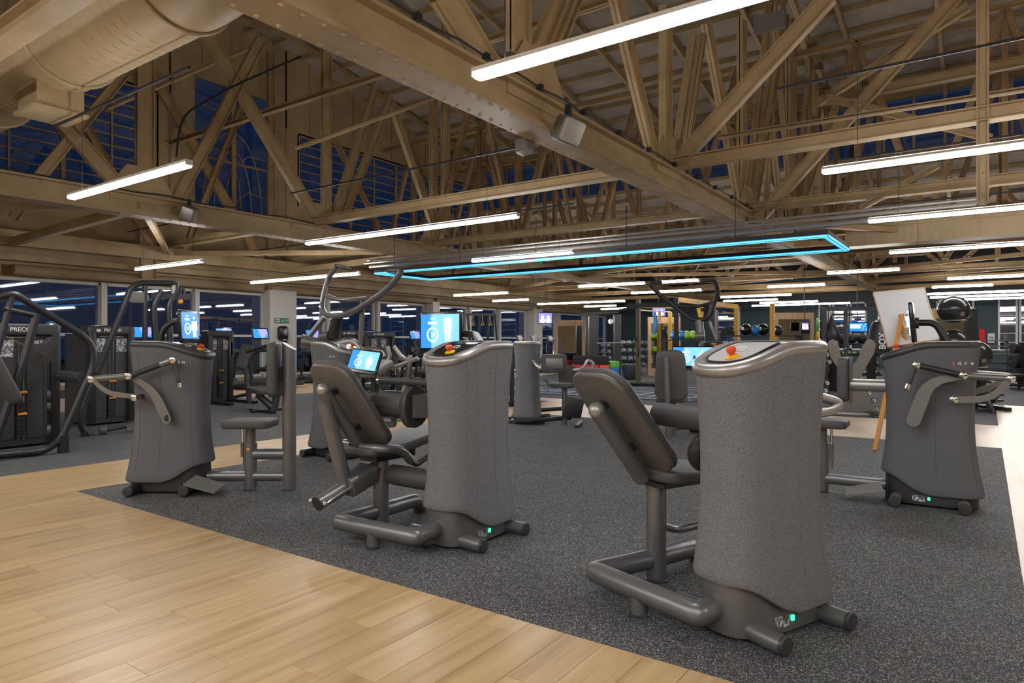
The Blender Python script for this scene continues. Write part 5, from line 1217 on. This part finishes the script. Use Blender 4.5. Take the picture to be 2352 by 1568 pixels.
# ball shelf
c = V(*at_floor(1725, 22)); t = thing('ball_rack', 'black shelf rack holding medicine balls and rollers', 'rack', c, TH)
for k, z in enumerate((.35, 1.0, 1.58)): MB().bb((-1.1, -.25, z-.04), (1.6, .25, z)).build('shelf', metal_k, t, smooth=False)
for s in (-1.1, 1.55): MB().bb((s, -.25, 0), (s+.06, .25, 1.62)).build('side_frame', metal_k, t, smooth=False)
def medball(px_, py_, d, r, m_, label, group=None, sc=(1, 1, 1)):
    c = D(px_, py_, d); o = MB().ball((0, 0, 0), r, 20, 12, sc).build('medicine_ball', m_); o.location = c; return tag(o, label, 'ball', group)
d = 22
for px_, py_, r, m_, l in [(1713, 756, .19, blackg, 'black and white medicine ball leftmost on the ball shelf'), (1733, 757, .17, bluep, 'blue and black medicine ball on the ball shelf'), (1753, 756, .19, blackg, 'dark medicine ball with printed face left of the yellow post'), (1786, 757, .17, metal_k, 'dark medicine ball right of the yellow post')]:
    o = medball(px_, py_, d, r, m_, l); c = o.location; c.z = 1.58+r
    MB().ball((-.03, -r*.52, .02), r*.5, 12, 8).build('printed_patch', txtw, o)
for i, (px_, dz) in enumerate([(1660, 0), (1668.5, 0), (1676, 0), (1671, .14), (1682, .0), (1679, .14)]):
    c = D(px_, 764, d); R = .075; o = MB().lathe([(R*.5, -.02), (R, -.02), (R, .3), (R*.5, .3)], Mx((0, 0, 0), z=(-math.sin(TH), math.cos(TH), 0)), 16).build('foam_roller', blackm); o.location = (c.x, c.y, 1.58+R+dz); tag(o, 'black foam roller, %s of the rollers at the left shelf end' % ORD[i], 'roller', 'foam rollers on the ball shelf')
c = V(*at_floor(1580, 24)); t = thing('ball_rack', 'low rack with green and blue medicine balls behind the far machine', 'rack', c, TH)
for z in (.4, .85, 1.45): MB().bb((-.9, -.2, z-.04), (.9, .2, z)).build('shelf', metal_k, t, smooth=False)
for s in (-.9, .84): MB().bb((s, -.2, 0), (s+.06, .2, 1.5)).build('side_frame', metal_k, t, smooth=False)
for px_, z, m_, l in [(1548, 1.45, bluep, 'blue medicine ball left of the dark rig post'), (1565, 1.45, bluep, 'blue medicine ball right of the dark rig post'), (1577, 1.45, limep, 'left lime green medicine ball on the rack'), (1592, 1.45, limep, 'right lime green medicine ball on the rack'), (1585, .85, limep, 'lower lime green medicine ball'), (1560, .85, redp, 'red medicine ball on the lower shelf')]:
    c = D(px_, 764, 24); o = medball(px_, 764, 24, .16, m_, l); o.location = (c.x, c.y, z+.16); MB().ball((-.03, -.1, .0), .075, 12, 8).build('printed_patch', txtw, o)
# televisions
def tv(px0, px1, y0, y1, d, m_, label, kind):
    a, b = D(px0, y0, d), D(px1, y0, d); c = (a+b)/2; w = (b-a).length; h = (y1-y0)/FOC*d
    t = thing('television', label, 'television', (c.x, c.y, c.z-h), TH); MB().bb((-w/2-.03, 0, -.03), (w/2+.03, .06, h+.03)).build('tv_frame', blackg, t, smooth=False)
    s_ = MB().bb((-w/2, -.004, 0), (w/2, 0, h)).build('display', m_, t, smooth=False)
    if kind == 'people':
        for s in (-.2, .22): MB().ball((s*w, -.005, h*.62), h*.16, 10, 8, (1, .05, 1.2)).ball((s*w, -.005, h*.25), h*.25, 10, 8, (1.1, .03, 1)).build('picture_figure', mat('tv_face', (.6, .4, .7), .5, emit=(.62, .42, .85), es=.9), s_)
        MB().bb((-w/2, -.006, 0), (w/2, -.005, h*.12)).build('caption_band', scr_v, s_, smooth=False)
    else:
        MB().bb((-w*.46, -.006, h*.35), (w*.12, -.005, h*.8)).build('title_block', scr_w, s_, smooth=False)
        for k, (p, q) in enumerate((((.12, .9), (.27, .55)), ((.42, .95), (.2, .05)), ((.46, .1), (.4, .3)))): MB().bar((p[0]*w, -.007, p[1]*h), (q[0]*w, -.007, q[1]*h), w*.06, .002, (0, 1, 0)).build('graphic_stripe', scr_l, s_, smooth=False)
    MB().bb((-.012, .06, h*.5), (.012, .084, 4.33-(c.z-h))).build('tv_mount', metal_k, t, smooth=False)
    MB().bb((max(XL, c.x-5), c.y-.2, 4.33), (c.x+2, c.y+.2, 4.36)).build('trim_tray', steel_d, smooth=False, **S)
tv(1237, 1268, 719, 742, 28, scr_v, 'violet television with two faces right of the far white column', 'people'); tv(1951, 1992, 741, 761, 24, scr_b, 'blue television with white title above the slam balls', 'title'); tv(1500, 1527, 707, 725, 30, scr_v, 'violet television behind the blue band', 'people'); tv(1842, 1857, 741, 757, 25.5, scr_v, 'small violet television in the right wooden frame', 'people')
# coloured plates on the rack right of the nearest tower
t = thing('plate_rack', 'tall dark storage rack with green, yellow and red discs', 'rack', at_floor(1893, 19)); f = at(t, 19)
for a in (1887, 1901): p, = f((a, 712)); MB().bb((p.x-.04, p.y-.04, 0), (p.x+.04, p.y+.04, p.z)).build('upright', metal_k, t, smooth=False)
for y in (738, 757, 780, 808, 838): p, q = f((1876, y), (1901, y)); MB().cyl(p, q, .025).build('peg', chrome, t)
MB().bar(*f((1872, 858), (1915, 862)), .3, .1).build('base', metal_k, t, smooth=False)
ax = (math.cos(TH), math.sin(TH), 0); ax2 = (ax[0]*.95+.3*math.sin(TH), ax[1]*.95-.3*math.cos(TH), 0)
for y, m_, l in ((747, greenp, 'green disc at the top of the tall storage rack'), (775, yellow, 'yellow disc in the middle of the tall storage rack'), (812, yellow, 'lower yellow disc on the tall storage rack'), (838, redp, 'red disc at the bottom of the tall storage rack')): plate_disc(l, D(1877, y, 19), ax2, .21, .05, m_)
# boxing frame with bags
t = thing('boxing_frame', 'black steel frame carrying the punch bags', 'frame', at_floor(1960, 17)); f = at(t, 17)
for a in (1895, 1943, 2060): p, = f((a, 706)); MB().bb((p.x-.05, p.y-.05, 0), (p.x+.05, p.y+.05, p.z)).build('upright', metal_k, t, smooth=False)
MB().bar(*f((1890, 709), (2065, 709)), .1, .1).build('crossbeam', metal_k, t, smooth=False); MB().bar(*f((1910, 722), (1960, 722)), .06, .06).build('crossbeam', metal_k, t, smooth=False)
bagv = mat('bag_vinyl', (.022, .022, .026), .45)
bag1 = D(1910, 752, 17.); t = thing('punch_bag', 'black teardrop punch bag hanging above the grey V stand', 'punch bag', bag1)
s = 17./FOC; MB().lathe([(.01, 30*s), (4*s, 22*s), (8*s, 8*s), (17*s, -12*s), (18*s, -20*s), (14*s, -30*s), (6*s, -35*s), (.01, -36*s)], None, 24).build('bag_body', bagv, t); MB().cyl((0, 0, 28*s), (0, 0, 43*s), .02, 8).build('chain', chrome, t)
bag2 = D(2018, 775, 17.); s = 17./FOC; t = thing('punch_bag', 'black punch bag with large white BOX print', 'punch bag', bag2, TH)
MB().lathe([(.02, 42*s), (12*s, 36*s), (19*s, 20*s), (22*s, -10*s), (23*s, -36*s), (20*s, -42*s), (.02, -44*s)], None, 28).build('bag_body', bagv, t); MB().cyl((0, 0, 38*s), (0, 0, 67*s), .025, 8).build('chain', chrome, t)
text('BOX.', 21*s, txtw, t, Mx((-4*s, -23.6*s, -6*s), z=(0, -1, .05), x=(0, .0, 1)), .004, 'lettering', True, .85)
for i, (px_, w) in enumerate(((1935, 'left'), (1956, 'middle'), (1980, 'right'))):
    o = medball(px_, 778, 18.6, .14, blackm, '%s black slam ball of three below the blue television' % w, 'slam balls'); o.location.z = 1.32+.14
c = V(*at_floor(1957, 18.6)); t = thing('ball_rack', 'black shelf carrying three slam balls', 'rack', c, TH); MB().bb((-.55, -.18, 1.28), (.55, .18, 1.32)).build('shelf', metal_k, t, smooth=False)
for s_ in (-.55, .5): MB().bb((s_, -.18, 0), (s_+.05, .18, 1.32)).build('side_frame', metal_k, t, smooth=False)
# grey V-shaped dumbbell stand
st = thing('dumbbell_stand', 'light grey V shaped dumbbell stand between the two right machines', 'rack', at_floor(1950, 12.6), TH); O_ = V(*st.location); iv = (Matrix.Translation(O_) @ Matrix.Rotation(TH, 4, 'Z')).inverted()
vp = [(1930, 945), (1925, 905), (1932, 870), (1928, 850), (1908, 822), (1902, 800), (1901, 790), (1905, 782), (1913, 779), (1921, 783), (1926, 795), (1929, 812), (1938, 832), (1950, 845), (1962, 838), (1974, 818), (1982, 795), (1990, 781), (2000, 779), (2008, 785), (2010, 795), (2006, 812), (1994, 832), (1982, 852), (1975, 872), (1985, 895), (2000, 920), (2012, 945)]
def plate2(y): return [V((iv @ D(a, b, 12.6)).x, y, (iv @ D(a, b, 12.6)).z) for a, b in vp]
MB().rings([plate2(-.02), plate2(.02)]).build('side_plate', armgrey, st, smooth=False)
for a, b in ((1878, 948), (2014, 958)): p = iv @ D(a, b, 12.4); MB().cyl((p.x, -.35, .06), (p.x, .8, .06), .055, 16).build('base_tube', armgrey, st)
MB().cyl(iv @ D(1880, 948, 12.6), iv @ D(2012, 954, 12.6), .05, 14).build('base_tube', metal_l, st)
for a, b in ((1917, 790), (1989, 790), (1916, 815), (1985, 812), (1953, 860), (1940, 800)): p = iv @ D(a, b, 12.6); bolt(st, (p.x, -.02, p.z), (0, -1, 0), .014)
p = iv @ D(1950, 842, 12.6); MB().ball((p.x, -.03, p.z), .022).build('red_cap', redp, st)
for i, (a, b) in enumerate(((1904, 798), (1903, 814), (1908, 831), (1899, 897), (1903, 880), (2004, 797), (1999, 811), (1987, 838), (1973, 851), (1979, 868), (2000, 903), (2011, 920), (2017, 940))):
    c = D(a, b, 12.6)+V(-math.sin(TH), math.cos(TH), 0)*.2; dumbbell(c, TH, .055, metal_k, 'dark dumbbell on the %s flank of the grey V stand, %s from the top' % (('left', ORD[sorted([798, 814, 831, 897, 880]).index(b)]) if a < 1950 else ('right', ORD[sorted([797, 811, 838, 851, 868, 903, 920, 940]).index(b)])), 'dumbbells on the %s flank of the V stand' % ('left' if a < 1950 else 'right'))
    e = MB().lathe([(.001, 0), (.04, .002), (.042, .006)], None, 14).build('end_cap', placard, None)
    e.location = c+V(math.sin(TH), -math.cos(TH), 0)*.145; e.rotation_euler = (math.radians(90), 0, TH); last = [o for o in bpy.data.objects if o.name.startswith('dumbbell')]
    par = dumb_last = None
    e['__tmp'] = 1
for e in [o for o in bpy.data.objects if o.get('__tmp')]:
    best = min((o for o in bpy.data.objects if o.name.startswith('dumbbell') and o.type == 'MESH' and not o.parent), key=lambda o: (o.location-e.location).length)
    loc = e.location.copy(); e.parent = best; e.location = Matrix.Rotation(-TH, 3, 'Z') @ (loc-best.location); e.rotation_euler = (math.radians(90), 0, 0); del e['__tmp']
# white board on easel
es_ = thing('easel', 'orange wooden easel with a leg beside the right tower machine', 'easel', tuple(P(2009, 1035, z=0))); f = at(es_, 9.6)
foot = V(0, 0, 0)
tp_, = f((2072, 722)); 
MB().bar(foot, tp_, .05, .035).build('easel_leg', easel_wood, es_, smooth=False)
tp2, = f((2084, 722)); ft2 = P(2165, 1020, z=0)-V(*es_.location); MB().bar(ft2, tp2, .05, .035).build('easel_leg', easel_wood, es_, smooth=False)
tp3, = f((2078, 728, 9.75)); ft3 = P(2100, 960, z=0)-V(*es_.location); MB().bar(ft3, tp3, .05, .035).build('easel_leg', easel_wood, es_, smooth=False)
MB().bar(*f((2066, 722), (2085, 800)), .06, .03).bar(*f((2096, 722, 9.7), (2078, 800, 9.7)), .05, .03).build('easel_head', easel_wood, es_, smooth=False)
p, = f((2079, 765)); MB().tube([p+V(.05*math.cos(i*.9), .04*math.sin(i*.9), i*.006-.09) for i in range(30)], .009, 6).build('rope_wrap', mat('rope_beige', (.45, .36, .22), .8), es_)
cs4 = [D(2007, 671, 9.9), D(2123, 660, 9.9), D(2157, 778, 9.55), D(2041, 796, 9.55)]; nrm = (cs4[1]-cs4[0]).cross(cs4[3]-cs4[0]).normalized(); b = MB()
if nrm.dot(V(-math.sin(TH), math.cos(TH), 0)) < 0: nrm = -nrm
b.rings([[c for c in cs4], [c+nrm*.025 for c in cs4]]); o = b.build('white_board', board_m, smooth=False); tag(o, 'blank tilted white board leaning above the right tower machine', 'board')
for i in range(4): MB().bar(cs4[i]+nrm*.012, cs4[(i+1) % 4]+nrm*.012, .012, .034, nrm).build('board_edge', beech, o, smooth=False)
# gym ball rack at right
t = thing('ball_rack', 'dark upright rack holding the shiny gym balls at right', 'rack', at_floor(2225, 13.6), TH); O_ = V(*t.location); iv2 = (Matrix.Translation(O_) @ Matrix.Rotation(TH, 4, 'Z')).inverted(); f = lambda *q: [iv2 @ D(a, b, d_) for a, b, d_ in q]
for a, top in ((2232, 730), (2244, 709)): p, = f((a, top, 13.6)); MB().bb((p.x-.055, .05, 0), (p.x+.055, .16, p.z)).build('upright', metal_k, t, smooth=False)
for c_, r_ in (((2190, 736), .2), ((2190, 812), .2), ((2236, 842), .2), ((2265, 925), .2)):
    p, = f((*c_, 13.6)); MB().tube([(p.x+r_*math.cos(math.tau*j/24), -.05+r_*math.sin(math.tau*j/24), p.z) for j in range(24)], .015, 6, closed=True).build('ball_cradle', metal_l, t); MB().bar((p.x+r_*.6, .1, p.z), (f((2232, 800, 13.6))[0].x, .1, p.z), .04, .04).build('cradle_arm', metal_l, t, smooth=False)
MB().bar(f((2150, 965, 13.6))[0]*1, f((2292, 965, 13.6))[0]*1, .09, .08).build('base_bar', metal_k, t, smooth=False)
for a in (2180, 2285): p, = f((a, 965, 13.6)); MB().bar((p.x, -.4, .04), (p.x, .5, .04), .09, .08).build('base_bar', metal_k, t, smooth=False)
rod(t, f((2262, 905, 13.4), (2270, 925, 13.2), (2288, 958, 13.0)), .05, metal_k, 'curved_leg', .2)
for k in range(4): p, = f((2272, 906+k*13, 13.7)); MB().box(p, (.42, .25, .04)).build('step_tray', metal_k, t, smooth=False)
ballm = mat('gym_ball_black', (.02, .02, .021), .22)
for (a, b_, r_, l) in ((2190, 711, .290, 'shiny black gym ball on top of the rack'), (2190, 787, .29, 'second gym ball half hidden behind the tower top'), (2236, 815, .32, 'black gym ball bulging behind the right tower edge'), (2262, 900, .27, 'lowest black gym ball behind the levers')):
    c = D(a, b_, 13.55); o = MB().ball((0, 0, 0), r_, 32, 20, (1, 1, .93)).build('gym_ball', ballm); o.location = c; tag(o, l, 'ball', 'gym balls')
    for k in range(3): MB().tube([(r_*math.cos(math.tau*j/32)*math.cos(.25*(k-1)), r_*math.sin(math.tau*j/32)*math.cos(.25*(k-1)), r_*.93*math.sin(.25*(k-1))) for j in range(32)], .0035, 5, closed=True).build('moulded_rib', blackm, o)
    MB().lathe([(.045, 0), (.045, .004)], Mx(V(math.sin(TH)*.9, -math.cos(TH)*.9, -.32).normalized()*r_*.985, z=V(math.sin(TH), -math.cos(TH), -.35))).build('round_print', armgrey, o)
# racks at far right
t = thing('squat_rack', 'grey rack with barbells in front of the paned window at right', 'rack', at_floor(2290, 26), TH)
for x_ in (-1.0, .35): MB().bb((x_, 0, 0), (x_+.1, .1, 1.65 if x_ > 0 else 1.4)).bb((x_-.05, -.5, 0), (x_+.15, .6, .06)).build('upright', metal, t, smooth=False)
for z in (.25, .55, .9, 1.2, 1.42): MB().bar((-1, .0, z), (.45, .0, z), .12, .05).build('shelf_bar', metal_l if z > .8 else metal_k, t, smooth=False)
MB().cyl((-1.6, -.1, 1.05), (.9, -.1, 1.05), .02).build('barbell', chrome, t)
o = plate_disc('red disc on the barbell of the rack at right', D(2266, 836, 25.8), ax, .1, .05, redp); 
t = thing('kettle_rack', 'red and black tall narrow rack near the teal wall', 'rack', at_floor(2252, 22), TH)
MB().bb((-.05, -.05, 0), (.05, .05, 1.6)).build('upright', metal_k, t, smooth=False); MB().bb((-.06, -.1, 1.35), (.06, -.05, 1.78)).build('red_handle', redp, t, smooth=False); MB().bb((-.3, -.2, 0), (.3, .2, .05)).build('base', metal_k, t, smooth=False)
t = thing('wall_dispenser', 'small white dispenser on the dark teal wall left of the paned window', 'dispenser', (P(2277, 775, y=YF-.02).x, YF-.0, 1.35)); MB().slab(rrect(.3, .5, .04), .14, Mx((0, 0, .2), z=(0, -1, 0), x=(1, 0, 0)), e=.03).build('dispenser_body', board_m, t); MB().bb((-.1, -.145, .1), (.1, -.139, .3)).build('print', placard, t, smooth=False)
def platetree(px_, d, label, lblp):
    t = thing('plate_tree', label, 'rack', at_floor(px_, d), TH)
    MB().bb((-.05, -.05, 0), (.05, .05, 1.35)).build('post', metal_k, t, smooth=False); MB().bb((-.6, -.35, 0), (.6, -.27, .06)).bb((-.6, .27, 0), (.6, .35, .06)).bb((-.05, -.35, 0), (.05, .35, .06)).build('base', metal_k, t, smooth=False)
    R = Matrix.Translation(V(*t.location)) @ Matrix.Rotation(TH, 4, 'Z'); n = 0
    for z, r_ in ((.32, .21), (.75, .21), (1.15, .15)):
        for s in (-1, 1):
            MB().cyl((0, 0, z), (s*.35, 0, z), .025).build('peg', chrome, t)
            for k in range(3): plate_disc(lblp+', %s side, %s peg, %s' % ('left' if s < 0 else 'right', {.32: 'low', .75: 'mid', 1.15: 'top'}[z], ('inner', 'middle', 'outer')[k]), R @ V(s*(.12+k*.07), 0, z), (R.to_3x3() @ V(1, -.0, 0)), r_, .05, blackm, lblp)
platetree(2345, 21, 'dark plate tree cut by the right picture edge', 'black disc on the plate tree at the right edge')
platetree(1176, 14.5, 'dark plate tree between the middle tower and the slim far tower', 'black disc on the tree beside the slim far tower')
t = thing('weight_bench', 'black bench and sled stored on the pale floor edge at right', 'bench', at_floor(2300, 19), TH)
MB().slab(rrect(1.3, .3, .05), .08, Mx((0, 0, .38)), e=.02).build('pad', vinyl, t); 
for s in (-.5, .5): MB().bar((s, 0, .4), (s, 0, 0), .06, .06).bb((s-.04, -.3, 0), (s+.04, .3, .05)).build('leg', metal_k, t, smooth=False)
